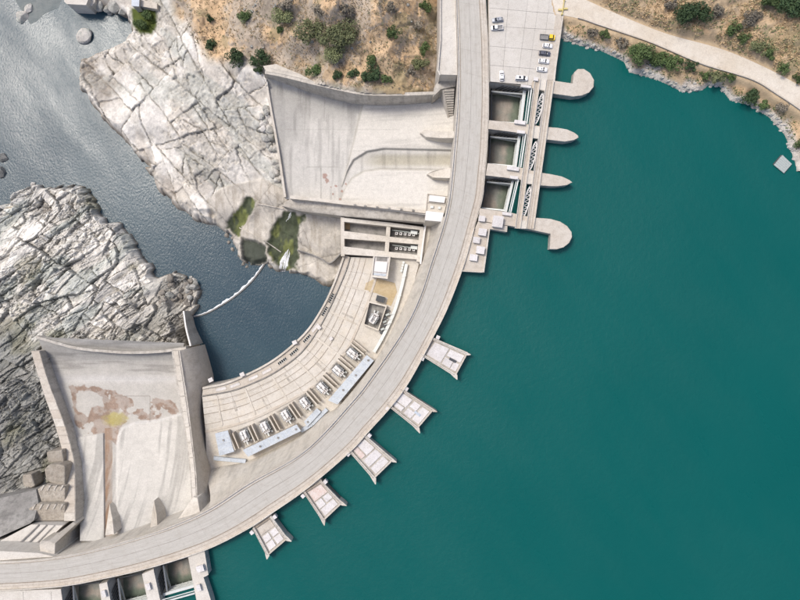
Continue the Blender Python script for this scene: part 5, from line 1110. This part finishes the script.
for a, b in (((258,204),(283,209)),((240,228),(268,243)),((268,243),(281,252))):
    A, B = FN.px(*a), FN.px(*b); n_ = 8
    mb = MB()
    for k in range(n_):
        p, q = A.lerp(B, k/n_), A.lerp(B, (k+1)/n_); p.z = FN.at(p.x, p.y)+.2; q.z = FN.at(q.x, q.y)+.2; mb.bar(p, q, .45, .9)
    mb.build('kerb_segment', M['wall'], ap2)

# ------------------------------------------------------------------ access road on the north-east bank
rd = []
for k in range(NR):
    a, b = ru[k], rl[k]; rd.append([(a[0], a[1], float(road_z(a[0]))), (a[0]*.5+b[0]*.5, a[1]*.5+b[1]*.5, float(road_z((a[0]+b[0])/2))+.04), (b[0], b[1], float(road_z(b[0])))])
ar = MB().strip(rd).build('access_road', surf('pale_dusty_road', (.56, .50, .41), (.45, .38, .30), (.63, .585, .51), .06, .4), None, True); tag(ar, 'pale dusty access road along the reservoir bank', kind='structure')
gw = empty('roadside_wall', (rl[30][0], rl[30][1], 0), 'low beige wall along the reservoir side of the access road', 'wall')
for k in range(4, NR-1):
    a, b = rl[k], rl[k+1]; A = Vector((a[0], a[1], float(road_z(a[0]))+.35)); B = Vector((b[0], b[1], float(road_z(b[0]))+.35)); B = A+(B-A)*.985
    MB().bar(A, B, .45, .8).build('wall_block', M['beige'], gw)
barr = empty('barrier_gate', W(563, 10, 0), 'yellow barrier gate where the access road meets the parking yard', 'barrier')
for (x, y) in ((561.5,15),(563.8,1)): p = W(x, y, 0); MB().box((p.x, p.y), (1,0), (0,1), .3, .3, 0, 1.2).build('post', M['yellow'], barr)
for z in (.6, 1.0): MB().bar(W(561.5,15,0)+Vector((0,0,z)), W(563.8,1,0)+Vector((0,0,z)), .3, .16).build('boom', M['yellow'], barr)
for (x, y, w_) in ((560.5,10.5,1.1),(565,9.5,.9)): p = W(x, y, 0); MB().box((p.x, p.y), (1,0), (0,1), w_, .35, 0, .9).build('side_block', M['yellow'], barr)
pon = empty('floating_pontoon', W(783, 164, RES_Z), 'grey square floating pontoon moored at the pale shore', 'pontoon')
q = [np.array(W(*p, RES_Z+.7)) for p in ((774,165),(782.5,155),(792,164),(784,173.2))]; pcn = sum(q)/4
MB().prism([tuple(p) for p in q], RES_Z+.35).build('deck', M['steel'], pon)
for k in range(6):
    f0, f1 = k/6+.012, (k+1)/6-.012; MB().prism([tuple(q[0]*(1-f)+q[1]*f+(pcn-(q[0]*(1-f)+q[1]*f))*.04*s+np.array((0,0,.08))) for f, s in ((f0,1),(f1,1))]+[tuple(q[3]*(1-f)+q[2]*f+(pcn-(q[3]*(1-f)+q[2]*f))*.04+np.array((0,0,.08))) for f in (f1, f0)], RES_Z+.69).build('plank', M['steel'], pon)
for a, b in ((0, 1), (3, 2)): MB().tube(tuple(q[a]*.97+q[b]*.03-np.array((0,0,.7))), tuple(q[b]*.97+q[a]*.03-np.array((0,0,.7))), .45).build('float', M['darksteel'], pon)

# top-left buildings at the river edge
wq = empty('river_quay', W(76, 0, RIV_Z), 'pale concrete quay slab at the top edge over the river', 'quay')
prism_px('quay_slab', [(64,-40),(64,1.5),(67,4),(86,5),(88,0),(88,-40)], -46, -60, M['deck'], wq)
prism_px('lower_step', [(86,-40),(86,4),(92,6),(95,2),(95,-40)], -49, -60, M['concrete'], wq)
nub = empty('landing_block', W(132, 44, RIV_Z), 'pale concrete landing block jutting into the river beside green scrub', 'block')
prism_px('block', [(123,42),(134,39),(138,42),(138,50),(133,52),(131,46),(123,45.5)], -50, -60, M['concrete'], nub, .2)
prism_px('cap_stone', [(136,32,-48),(146,30,-47),(149,37,-47),(141,41,-48)], -47, -56, M['rock'], nub, .3)
hut = empty('stone_hut', W(141, 4, -48), 'small grey flat roofed hut at the top edge by the green scrub', 'hut')
prism_px('wall', [(132,-4),(139,-3),(138.5,6),(132,5.5)], -41, -54, M['wall'], hut); prism_px('roof', [(131.5,-4.5),(139.5,-3.5),(139,6.4),(131.5,6)], -40.6, -41, M['bluegrey'], hut)
prism_px('terrace', [(139.5,6),(157,9),(157,3),(139.5,0)], -43, -54, M['concrete'], hut)

# ------------------------------------------------------------------ boulders
def boulder(c, r, label, mat, squash=.7, group=None, name='boulder'):
    bm = bmesh.new(); bmesh.ops.create_icosphere(bm, subdivisions=3, radius=1)
    sx, sy = random.uniform(.8, 1.25), random.uniform(.7, 1.1); a = random.uniform(0, 3.14); sd = random.uniform(0, 99)
    planes = [(Vector((random.gauss(0,1), random.gauss(0,1), random.gauss(.2,1))).normalized(), random.uniform(.62, .92)) for _ in range(11)]
    for v in bm.verts:
        p = v.co.copy()
        for n_, d in planes:
            e = p.dot(n_)-d
            if e > 0: p -= n_*e
        x, y = p.x*sx, p.y*sy; v.co = Vector((x*math.cos(a)-y*math.sin(a), x*math.sin(a)+y*math.cos(a), p.z*squash))*r
    me = bpy.data.meshes.new(name); bm.to_mesh(me); bm.free(); me.materials.append(mat)
    o = bpy.data.objects.new(name, me); C.objects.link(o); o.location = c
    return tag(o, label, 'boulder', group)
p = W(85.5, 36, RIV_Z); boulder((p.x, p.y, RIV_Z+.4), 4.0, 'pale lone boulder in the river near the top left', M['rock'])
for (x, y, r, lab) in ((22,17,3.6,'pale rock on the shoal in the top left corner'),(29,9,2.6,'smaller pale rock on the shoal at the top edge'),(19,20,1.8,'small pale stone at the tip of the top left shoal'),(1,172,4.5,'dark rock at the left edge of the river'),(3,158,3,'smaller dark rock at the left edge of the river'),(33,184,1.4,'tiny stone in the river off the pale outcrop')):
    p = W(x, y, RIV_Z); boulder((p.x, p.y, RIV_Z+.1), r, lab, M['rockdark'] if 'dark' in lab else M['rock'], .6)
for x, y, r, lab in ((101,5,3.4,'nearest the quay'),(108,9,2.6,'second from the quay'),(115,7,3.6,'largest, in the middle'),(122,12,2.6,'nearest the green scrub'),(112,14,1.8,'smallest, at the waterline')):
    p = FN.px(x, y); boulder((p.x, p.y, max(p.z, RIV_Z)+.4), r, 'grey boulder at the top edge river bank, '+lab, M['rockgrey'], .8, 'boulders on the bank beside the quay')
sho = MB().add([W(x, y, RIV_Z-.25*0+.03) for x, y in ((8,-60),(14,-6),(17,4),(26,16),(30,24),(36,22),(44,14),(58,8),(62,-2),(64,-60))], [tuple(range(10))]).build('shoal', surf('submerged_silt', (.16, .185, .185), (.10, .125, .13), (.21, .225, .215), .1, .6)); tag(sho, 'grey silt shoal in the top left corner', kind='structure')
rk_spots = []
for k in range(26):
    rk_spots.append((random.uniform(162, 197), random.uniform(277, 306)))
for k, (x, y) in enumerate(rk_spots):
    p = FS.px(x, y); boulder((p.x, p.y, max(p.z, RIV_Z)+.1), random.uniform(.9, 2.2), 'brown grey boulder among those tumbled at the pool corner', random.choice([M['rockgrey'], M['rockwet'], M['rockwet']]), .8, 'tumbled boulders at the pool corner')
for k in range(22):
    t = random.random(); x = 262+20*t+random.uniform(-4, 4); y = 108+85*t+random.uniform(-5, 5)
    p = FN.px(x, y); boulder((p.x, p.y, p.z+.5), random.uniform(1.1, 2.6), 'pale angular boulder in the heap below the chute lip', random.choice([M['rock'], M['rock'], M['rockgrey']]), .8, 'pale boulders heaped below the chute lip')
for k, (x, y) in enumerate(((228,236),(231,243),(234,250),(239,256),(244,264),(248,267),(233,238),(271,266))):
    p = FN.px(x, y); boulder((p.x, p.y, max(p.z, RIV_Z)+.1), random.uniform(.8, 1.6), 'brown wet stone at the waterline below the mossy ramps', M['rockwet'], .8, 'wet stones below the mossy ramps')
mb = MB()
for k in range(130):
    x = random.uniform(200, 436); y = random.uniform(-6, 50+.12*(x-225))
    if math.sin(x*.11+1.3*math.sin(y*.13))+math.sin(y*.17+x*.05) < .1: continue
    p = FN.px(x, y); r = random.choice((.3, .35, .4, .5, .7, 1.0)); n_ = 6
    ra = [(p.x+r*random.uniform(.8, 1.2)*math.cos(i*1.047), p.y+r*random.uniform(.6, 1)*math.sin(i*1.047), p.z-.2) for i in range(6)]; rb = [(p.x+(q[0]-p.x)*.62, p.y+(q[1]-p.y)*.62, p.z+r*random.uniform(.25, .5)) for q in ra]
    mb.strip([ra, rb], close=True); mb.f.append(tuple(len(mb.v)-6+i for i in range(6)))
tag(mb.build('loose_stones', M['rockgrey']), 'loose grey stones strewn over the dry hillside', kind='stuff')
def pebbles(field, n, cond, radii, label, mat, box):
    mb = MB()
    for k in range(n):
        x = random.uniform(box[0], box[2]); y = random.uniform(box[1], box[3]); z = field.at(x, y)
        if not cond(x, y, z): continue
        r = random.choice(radii); c0, c1 = random.uniform(0, 1), random.uniform(.6, 1)
        ra = [(x+r*random.uniform(.8, 1.2)*math.cos(c0+i*1.047), y+c1*r*random.uniform(.7, 1)*math.sin(c0+i*1.047), z-.3) for i in range(6)]; rb = [(x+(q[0]-x)*.62, y+(q[1]-y)*.62, z+r*random.uniform(.25, .6)) for q in ra]
        mb.strip([ra, rb], close=True); mb.f.append(tuple(len(mb.v)-6+i for i in range(6)))
    tag(mb.build('shore_stones', mat), label, kind='stuff')
pebbles(FE, 9000, lambda x, y, z: RES_Z-.3 < z < RES_Z+1.7, (.2, .25, .3, .4, .6, 1.2), 'pale bleached stones along the reservoir shore', M['rock'], (65, 60, 190, 118))

# ------------------------------------------------------------------ bushes and trees
def crown_mesh(r, h, n, seed, leaf, lobes):
    g = np.random.default_rng(seed); L = []
    for k in range(lobes):
        a = g.uniform(0, 6.28); d = g.uniform(.15, .95)*r if k else 0; L.append((d*math.cos(a), d*math.sin(a)*g.uniform(.6, 1), h*g.uniform(.30, .66), r*g.uniform(.18, .46) if k else r*.45, h*g.uniform(.18, .36)))
    v = []; f = []
    for i in range(n):
        lx, ly, lz, lr, lh = L[g.integers(lobes)]; u = g.normal(size=3); u /= np.linalg.norm(u); rad = g.uniform(.55, 1.06)**.6
        c = np.array((lx, ly, lz))+u*rad*np.array((lr, lr, lh)); c[2] = max(c[2], .15)
        nrm = u*.7+g.normal(size=3)*.55+np.array((0,0,.35)); nrm /= np.linalg.norm(nrm); t = np.cross(nrm, g.normal(size=3)); t /= np.linalg.norm(t); b = np.cross(nrm, t)
        s = leaf*g.uniform(.6, 1.35); k = len(v)
        v += [c-t*s*.9, c-b*s*.42, c+t*s*.95+nrm*s*.1, c+b*s*.42]; f.append((k, k+1, k+2, k+3))
    return v, f
def bush(field, x, y, rpx, leaf, label, h=1.0, seed=0, dens=1.0):
    p = field.px(x, y); r = 1.22*rpx*(H-p.z)/F; hh = (1.0*r+.8)*h
    o = empty('bush' if r < 5.4 else 'tree', (p.x, p.y, p.z-.1), label, 'bush' if r < 5.4 else 'tree', 'bushes on the banks')
    v, f = crown_mesh(r, hh, int((170+95*r*r)*dens), seed+11, .27+.03*r, 6+int(r*2.2))
    obj('crown', v, f, M[leaf], o, local=True)
    m = MB(); m.tube((0,0,0), (0,0,hh*.55), .07*r+.05, .04*r, 7)
    g = random.Random(seed)
    for k in range(5):
        a = g.uniform(0, 6.28); m.tube((0,0,hh*g.uniform(.15,.4)), (math.cos(a)*r*.5, math.sin(a)*r*.5, hh*g.uniform(.5,.75)), .035*r, .015*r, 5)
    m.build('trunk', M['bark'], o, local=True)
BN = [(246,18,6.5,'leaf_mid','round green bush left of the hillside clearing'),(211,20,3.5,'leaf_dark','small dark bush at the left end of the dry hillside'),(212,46,5.5,'leaf_dark','dark bush at the head of the white rock slabs'),(238,58,8,'leaf_dark','wide dark shrub above the chute corner, left of another'),(262,60,8,'leaf_dark','dark bushy shrub right at the chute corner'),(259,71,4.5,'leaf_dark','dark shrub hanging down outside the chute corner'),(284,20,8.5,'leaf_pale','tall pale olive bush near the top, left of the two big trees'),(286,6,6,'leaf_grey','grey dry shrub above the pale olive bush'),(281,32,4.5,'leaf_mid','small green bush under the pale olive bush'),(316,32,14,'leaf_pale','big loose olive tree, left one of the pair on the hillside'),(340,39,15,'leaf_pale','big loose olive tree, right one of the pair on the hillside'),(318,12,7,'leaf_grey','thin grey shrub above the left olive tree'),(334,57,9,'leaf_pale','olive shrub below the pair of big trees'),(316,71,7,'leaf_mid','green bush on the chute rim below the left olive tree'),(337,75,5,'leaf_dark','dark low bush on the chute rim below the right olive tree'),(354,75,5.5,'leaf_dark','dark low bush on the chute rim, middle of the row'),(371,77,9,'leaf_dark','largest dark bush on the chute rim'),(387,80,5,'leaf_mid','olive bush on the chute rim, right of the largest'),(393,34,6.5,'leaf_mid','round green bush alone on the right hillside'),(372,61,5.5,'leaf_mid','small green bush above the largest rim bush'),(420,66,7,'leaf_pale','olive bush beside the dark gully near the abutment'),(424,50,6,'leaf_mid','green bush in the gully left of the abutment'),(411,72,5,'leaf_grey','grey shrub at the foot of the gully'),(425,8,6,'leaf_mid','green bush at the top edge near the road shoulder'),(346,12,6,'leaf_grey','grey dry shrub at the top edge above the right olive tree'),(390,8,5,'leaf_grey','grey dry shrub at the top edge of the right hillside'),(417,26,5,'leaf_grey','grey dry shrub left of the abutment block'),(147,15,5,'leaf_mid','green bush above the landing block by the river'),(141,25,6,'leaf_mid','green shrub right behind the landing block')]
for k, (x, y, r, lf, lab) in enumerate(BN): bush(FN, x, y, r, lf, lab, seed=k*7, dens=.55 if 'loose' in lab or 'thin' in lab else 1.0)
BE = [(690,14,13,'leaf_dark','large dark tree above the access road at the top'),(786,4,13,'leaf_dark','dark tree at the top edge near the right corner'),(798,12,11,'leaf_dark','dark tree in the top right corner'),(768,-2,9,'leaf_mid','green tree cut by the top edge, left of the corner trees'),(730,31,6.5,'leaf_mid','green bush above the road bend, left of two'),(743,39,5.5,'leaf_mid','green bush above the road bend, right of two'),(757,49,7,'leaf_pale','olive bush above the road, between bend and right edge'),(768,55,6,'leaf_mid','green bush just above the road verge'),(782,69,5.5,'leaf_mid','small green bush on the road verge near the right edge'),(798,79,5,'leaf_mid','small green bush at the right edge by the road'),(668,6,6,'leaf_grey','grey dry shrub left of the large dark tree'),(748,20,8,'leaf_grey','grey dry shrub on the upper slope'),(715,12,6,'leaf_grey','grey dry shrub right of the large dark tree'),(640,52,10.5,'leaf_mid','green shrub on the bank below the road, left one'),(653,60,10,'leaf_mid','green shrub on the bank below the road, second from left'),(669,64,8.5,'leaf_mid','green shrub on the bank, third from left'),(690,67,5.5,'leaf_dark','dark shrub under the low roadside wall'),(703,76,4.5,'leaf_mid','small green shrub above the pale shore notch'),(714,77,7,'leaf_pale','olive shrub at the notch in the shoreline'),(728,78,5,'leaf_mid','small olive shrub right of the notch'),(747,97,7.5,'leaf_dark','dark green shrub at the water on the right bank'),(760,106,5,'leaf_mid','small green shrub on the right bank above the pale band'),(606,36,5,'leaf_mid','small shrub on the bank near the parking yard'),(591,32,4.5,'leaf_grey','dry shrub on the bank beside the parking yard'),(620,45,5,'leaf_grey','dry shrub on the bank left of the green shrubs'),(797,146,5,'leaf_mid','green shrub at the right edge above the pontoon'),(780,108,5,'leaf_grey','dry shrub below the road near the right edge')]
for k, (x, y, r, lf, lab) in enumerate(BE): bush(FE, x, y, r, lf, lab, seed=500+k*7, dens=1.0)
# dry grass tufts and low scrub: uncountable
def scatter(name, field, poly, n, mat, size, label, seed, cond=None, flat=.6):
    g = np.random.default_rng(seed); P = np.array(poly); v = []; f = []
    xs = g.uniform(P[:, 0].min(), P[:, 0].max(), n*3); ys = g.uniform(P[:, 1].min(), P[:, 1].max(), n*3); ok = sdf(poly, xs, ys) > 0; ok &= fbm(xs*.09, ys*.09, seed) > .42; xs = xs[ok][:n]; ys = ys[ok][:n]
    for x, y in zip(xs, ys):
        p = field.px(x, y)
        if cond and not cond(p): continue
        for k in range(4):
            a = g.uniform(0, 6.28); s = size*g.uniform(.5, 1.5); c = np.array(p)+np.array((g.normal()*size*.8, g.normal()*size*.8, 0)); d = np.array((math.cos(a), math.sin(a), 0)); w_ = np.array((-d[1], d[0], 0))*s*.35; i = len(v)
            v += [c-w_, c+w_, c+d*s*flat+w_*.3+np.array((0,0,s*.8)), c+d*s*flat-w_*.3+np.array((0,0,s*.8))]; f.append((i, i+1, i+2, i+3))
    return tag(obj(name, v, f, mat), label, None, None, 'stuff')
hillpoly = [(176,-10),(178,14),(206,60),(262,62),(300,78),(366,88),(436,88),(438,-10)]
scatter('dry_grass', FN, hillpoly, 2000, M['straw'], .5, 'dry straw coloured grass on the hillside', 3)
scatter('low_scrub', FN, hillpoly, 650, M['leaf_pale'], .5, 'low olive scrub on the hillside', 4)
scatter('dead_brush', FN, hillpoly, 350, M['leaf_grey'], .55, 'grey dead brush on the hillside', 6)
epoly = [(566,20),(600,30),(700,70),(800,118),(800,180),(790,145),(750,102),(705,86),(660,76),(630,66),(600,47),(566,38)]; epoly2 = [(600,-8),(600,4),(662,28),(720,44),(800,82),(805,-8)]
offroad = lambda p: sdf(rdp, np.array([p.x]), np.array([p.y]))[0] < -1.0 and p.z > RES_Z+1.2
scatter('low_scrub', FE, epoly, 1500, M['leaf_mid'], .5, 'low green scrub on the bank below the road', 8, offroad); scatter('dry_grass', FE, epoly, 1300, M['straw'], .5, 'dry grass on the bank below the road', 9, offroad)
scatter('low_scrub', FE, epoly2, 750, M['leaf_pale'], .55, 'low olive scrub on the slope above the road', 10, offroad); scatter('dry_grass', FE, epoly2, 1600, M['straw'], .55, 'dry grass on the slope above the road', 12, offroad)

# ------------------------------------------------------------------ vehicles
def wheel_set(o, L, wd, wb, r=.33):
    for sx in (-1, 1):
        for sy in (-1, 1):
            m = MB(); m.tube((sx*wb/2, sy*(wd/2-.24), r), (sx*wb/2, sy*(wd/2-.02), r), r, n=14); w_ = m.build('wheel', M['tyre'], o, local=True)
            m = MB(); m.tube((sx*wb/2, sy*(wd/2-.03), r), (sx*wb/2, sy*(wd/2), r), r*.6, n=12); m.build('rim', M['chrome'], w_, local=True)
def section_loft(sts):
    """sts: (x, halfwidth, z0, z1, crown): closed rounded-rectangle sections along x"""
    rows = []
    for x, w_, z0, z1, cr in sts: rows.append([(x,-w_,z0+.1),(x,-w_*.98,z0),(x,w_*.98,z0),(x,w_,z0+.1),(x,w_,z1-.14),(x,w_*.93,z1-.03),(x,w_*.5,z1+cr),(x,-w_*.5,z1+cr),(x,-w_*.93,z1-.03),(x,-w_,z1-.14)])
    m = MB().strip(rows, close=True); n = len(m.v); m.f += [tuple(range(10)), tuple(range(n-1, n-11, -1))]; return m
def car(px, py, z, ang, paint, label, L=4.4, wd=1.8, kind='car'):
    p = W(px, py, z+.8); o = empty('parked_car' if kind == 'car' else ('pickup_truck' if kind == 'pickup' else ('flatbed_truck' if kind == 'truck' else 'parked_van')), (p.x, p.y, z), label, {'car': 'car', 'pickup': 'pickup', 'truck': 'truck', 'van': 'van'}[kind], 'vehicles in the parking yard', None, R(ang))
    P = M[paint]; h = wd/2; K = dict(local=True)
    if kind in ('car', 'van'):
        section_loft([(-L/2, h*.82, .38, .78, .02),(-L/2+.12, h*.95, .28, .92, .03),(-L*.25, h, .22, .96, .03),(L*.15, h, .22, .95, .03),(L*.34, h*.98, .22, .86, .04),(L/2-.15, h*.92, .26, .74, .03),(L/2, h*.78, .36, .62, .01)]).build('body', P, o, True, True)
        if kind == 'car': st = [(-L*.44, h*.80, .86, .93, 0), (-L*.33, h*.80, .88, 1.36, .02), (-L*.05, h*.80, .88, 1.44, .02), (L*.06, h*.79, .88, 1.40, .02), (L*.24, h*.84, .84, .92, .0)]
        else: st = [(-L*.47, h*.86, .86, 1.75, .02), (-L*.2, h*.88, .88, 1.9, .03), (L*.12, h*.87, .88, 1.86, .02), (L*.32, h*.86, .84, .95, .0)]
        section_loft(st).build('window', M['glass'], o, True, True)
        a, b, hz = (-L*.35, L*.08, 1.47) if kind == 'car' else (-L*.46, L*.11, 1.93)
        m = MB(); m.prism([(a, -h*.79, hz-.02), (b, -h*.77, hz-.02), (b, h*.77, hz-.02), (a, h*.79, hz-.02)], hz-.10 if kind == 'car' else 1.1); m.build('roof', P, o, local=True)
        for s in (-1, 1): m = MB(); m.box((L*.10, s*(h+.07)), (1,0), (0,1), .1, .09, .88, 1.02); m.build('mirror', P, o, local=True)
    else:
        cabx = (.02, .40) if kind == 'pickup' else (.14, .47)
        hb = .95 if kind == 'pickup' else 1.15
        m = MB(); m.box((0,0), (1,0), (0,1), L/2-.05, h*.8, .38, .62); m.build('chassis', M['darksteel'], o, **K)
        if kind == 'pickup': sts = [(L*cabx[0]-.35, h, .34, 1.0, .02), (L*.30, h, .30, 1.0, .03), (L/2-.15, h*.94, .32, .9, .03), (L/2, h*.82, .4, .74, .01)]
        else: sts = [(L*cabx[0], h, .4, 1.3, .02), (L*.45, h, .4, 1.3, .03), (L/2, h*.94, .45, 1.15, .02)]
        section_loft(sts).build('body', P, o, True, True)
        section_loft([(L*cabx[0]-.25, h*.86, hb, 1.55+.5*(kind == 'truck'), .02), (L*(cabx[0]+.18), h*.86, hb, 1.6+.5*(kind == 'truck'), .02), (L*(cabx[1]-.04), h*.88, hb, 1.05+.2*(kind == 'truck'), 0)]).build('window', M['glass'], o, True, True)
        m = MB(); hz = 1.66+.5*(kind == 'truck'); m.prism([(L*cabx[0]-.22, -h*.78, hz), (L*(cabx[0]+.19), -h*.76, hz), (L*(cabx[0]+.19), h*.76, hz), (L*cabx[0]-.22, h*.78, hz)], hz-.1); m.build('roof', P, o, local=True)
        x0, x1 = -L/2, L*cabx[0]-.4
        m = MB(); m.box(((x0+x1)/2, 0), (1,0), (0,1), (x1-x0)/2, h*.96, .62, .72); bed = m.build('cargo_bed', M['bed_grey'], o, **K)
        for s in (-1, 1): m = MB(); m.box(((x0+x1)/2, s*h*.94), (1,0), (0,1), (x1-x0)/2, .05, .72, 1.12); m.build('side_board', P if kind == 'pickup' else M['bed_grey'], bed, **K)
        m = MB(); m.box((x0+.05, 0), (1,0), (0,1), .05, h*.88, .72, 1.12); m.build('tailgate', P if kind == 'pickup' else M['bed_grey'], bed, **K)
        if kind == 'truck':
            for k in range(5): m = MB(); m.box((x0+.5+k*(x1-x0-1)/4, 0), (1,0), (0,1), .12, h*.86, .72, .80); m.build('bed_slat', M['oldwall'], bed, **K)
    wheel_set(o, L, wd, L*.58, .33 if kind != 'truck' else .42)
    for s in (-1, 1):
        m = MB(); m.box((L/2-.1, s*h*.62), (1,0), (0,1), .09, .17, .58, .72); m.build('headlight', M['lamp'], o, **K)
        m = MB(); m.box((-L/2+.06, s*h*.66), (1,0), (0,1), .07, .14, .66, .8); m.build('tail_light', M['redlamp'], o, **K)
    return o
car(497.5, 19.6, 0, 188, 'car_silver', 'silver grey car parked alone beside the white pickup', 4.7)
car(497, 27.6, 0, 184, 'car_white', 'white pickup with grey bed beside the silver car', 5.0, 1.85, 'pickup')
car(547.3, 37.3, 0, -5, 'car_yellow', 'flatbed truck with yellow cab at the head of the parked row', 6.3, 2.1, 'truck')
car(547.6, 45.6, 0, -6, 'car_white', 'white car parked right beside the yellow cab truck', 4.2)
car(544.8, 53.2, 0, -5, 'car_dark', 'dark grey car in the parked row', 4.9)
car(544, 61, 0, -6, 'car_white', 'white car parked next to the dark grey car, away from the truck', 4.6)
car(542, 69.3, 0, -5, 'car_white', 'white car at the end of the parked row near the bridge', 4.5)
car(501.7, 75.5, 0, 90, 'car_white', 'white car standing apart, pointing up the picture', 4.3)
car(521.5, 78.2, 0, -3, 'car_white', 'white van parked across the edge above the first spillway bay', 5.3, 1.9, 'van')
cabinet(536, 78.8, .14, 1.8, 1.4, 1.5, -8, 'small white cabinet at the head of the service bridge')
print('objects', len(bpy.data.objects))
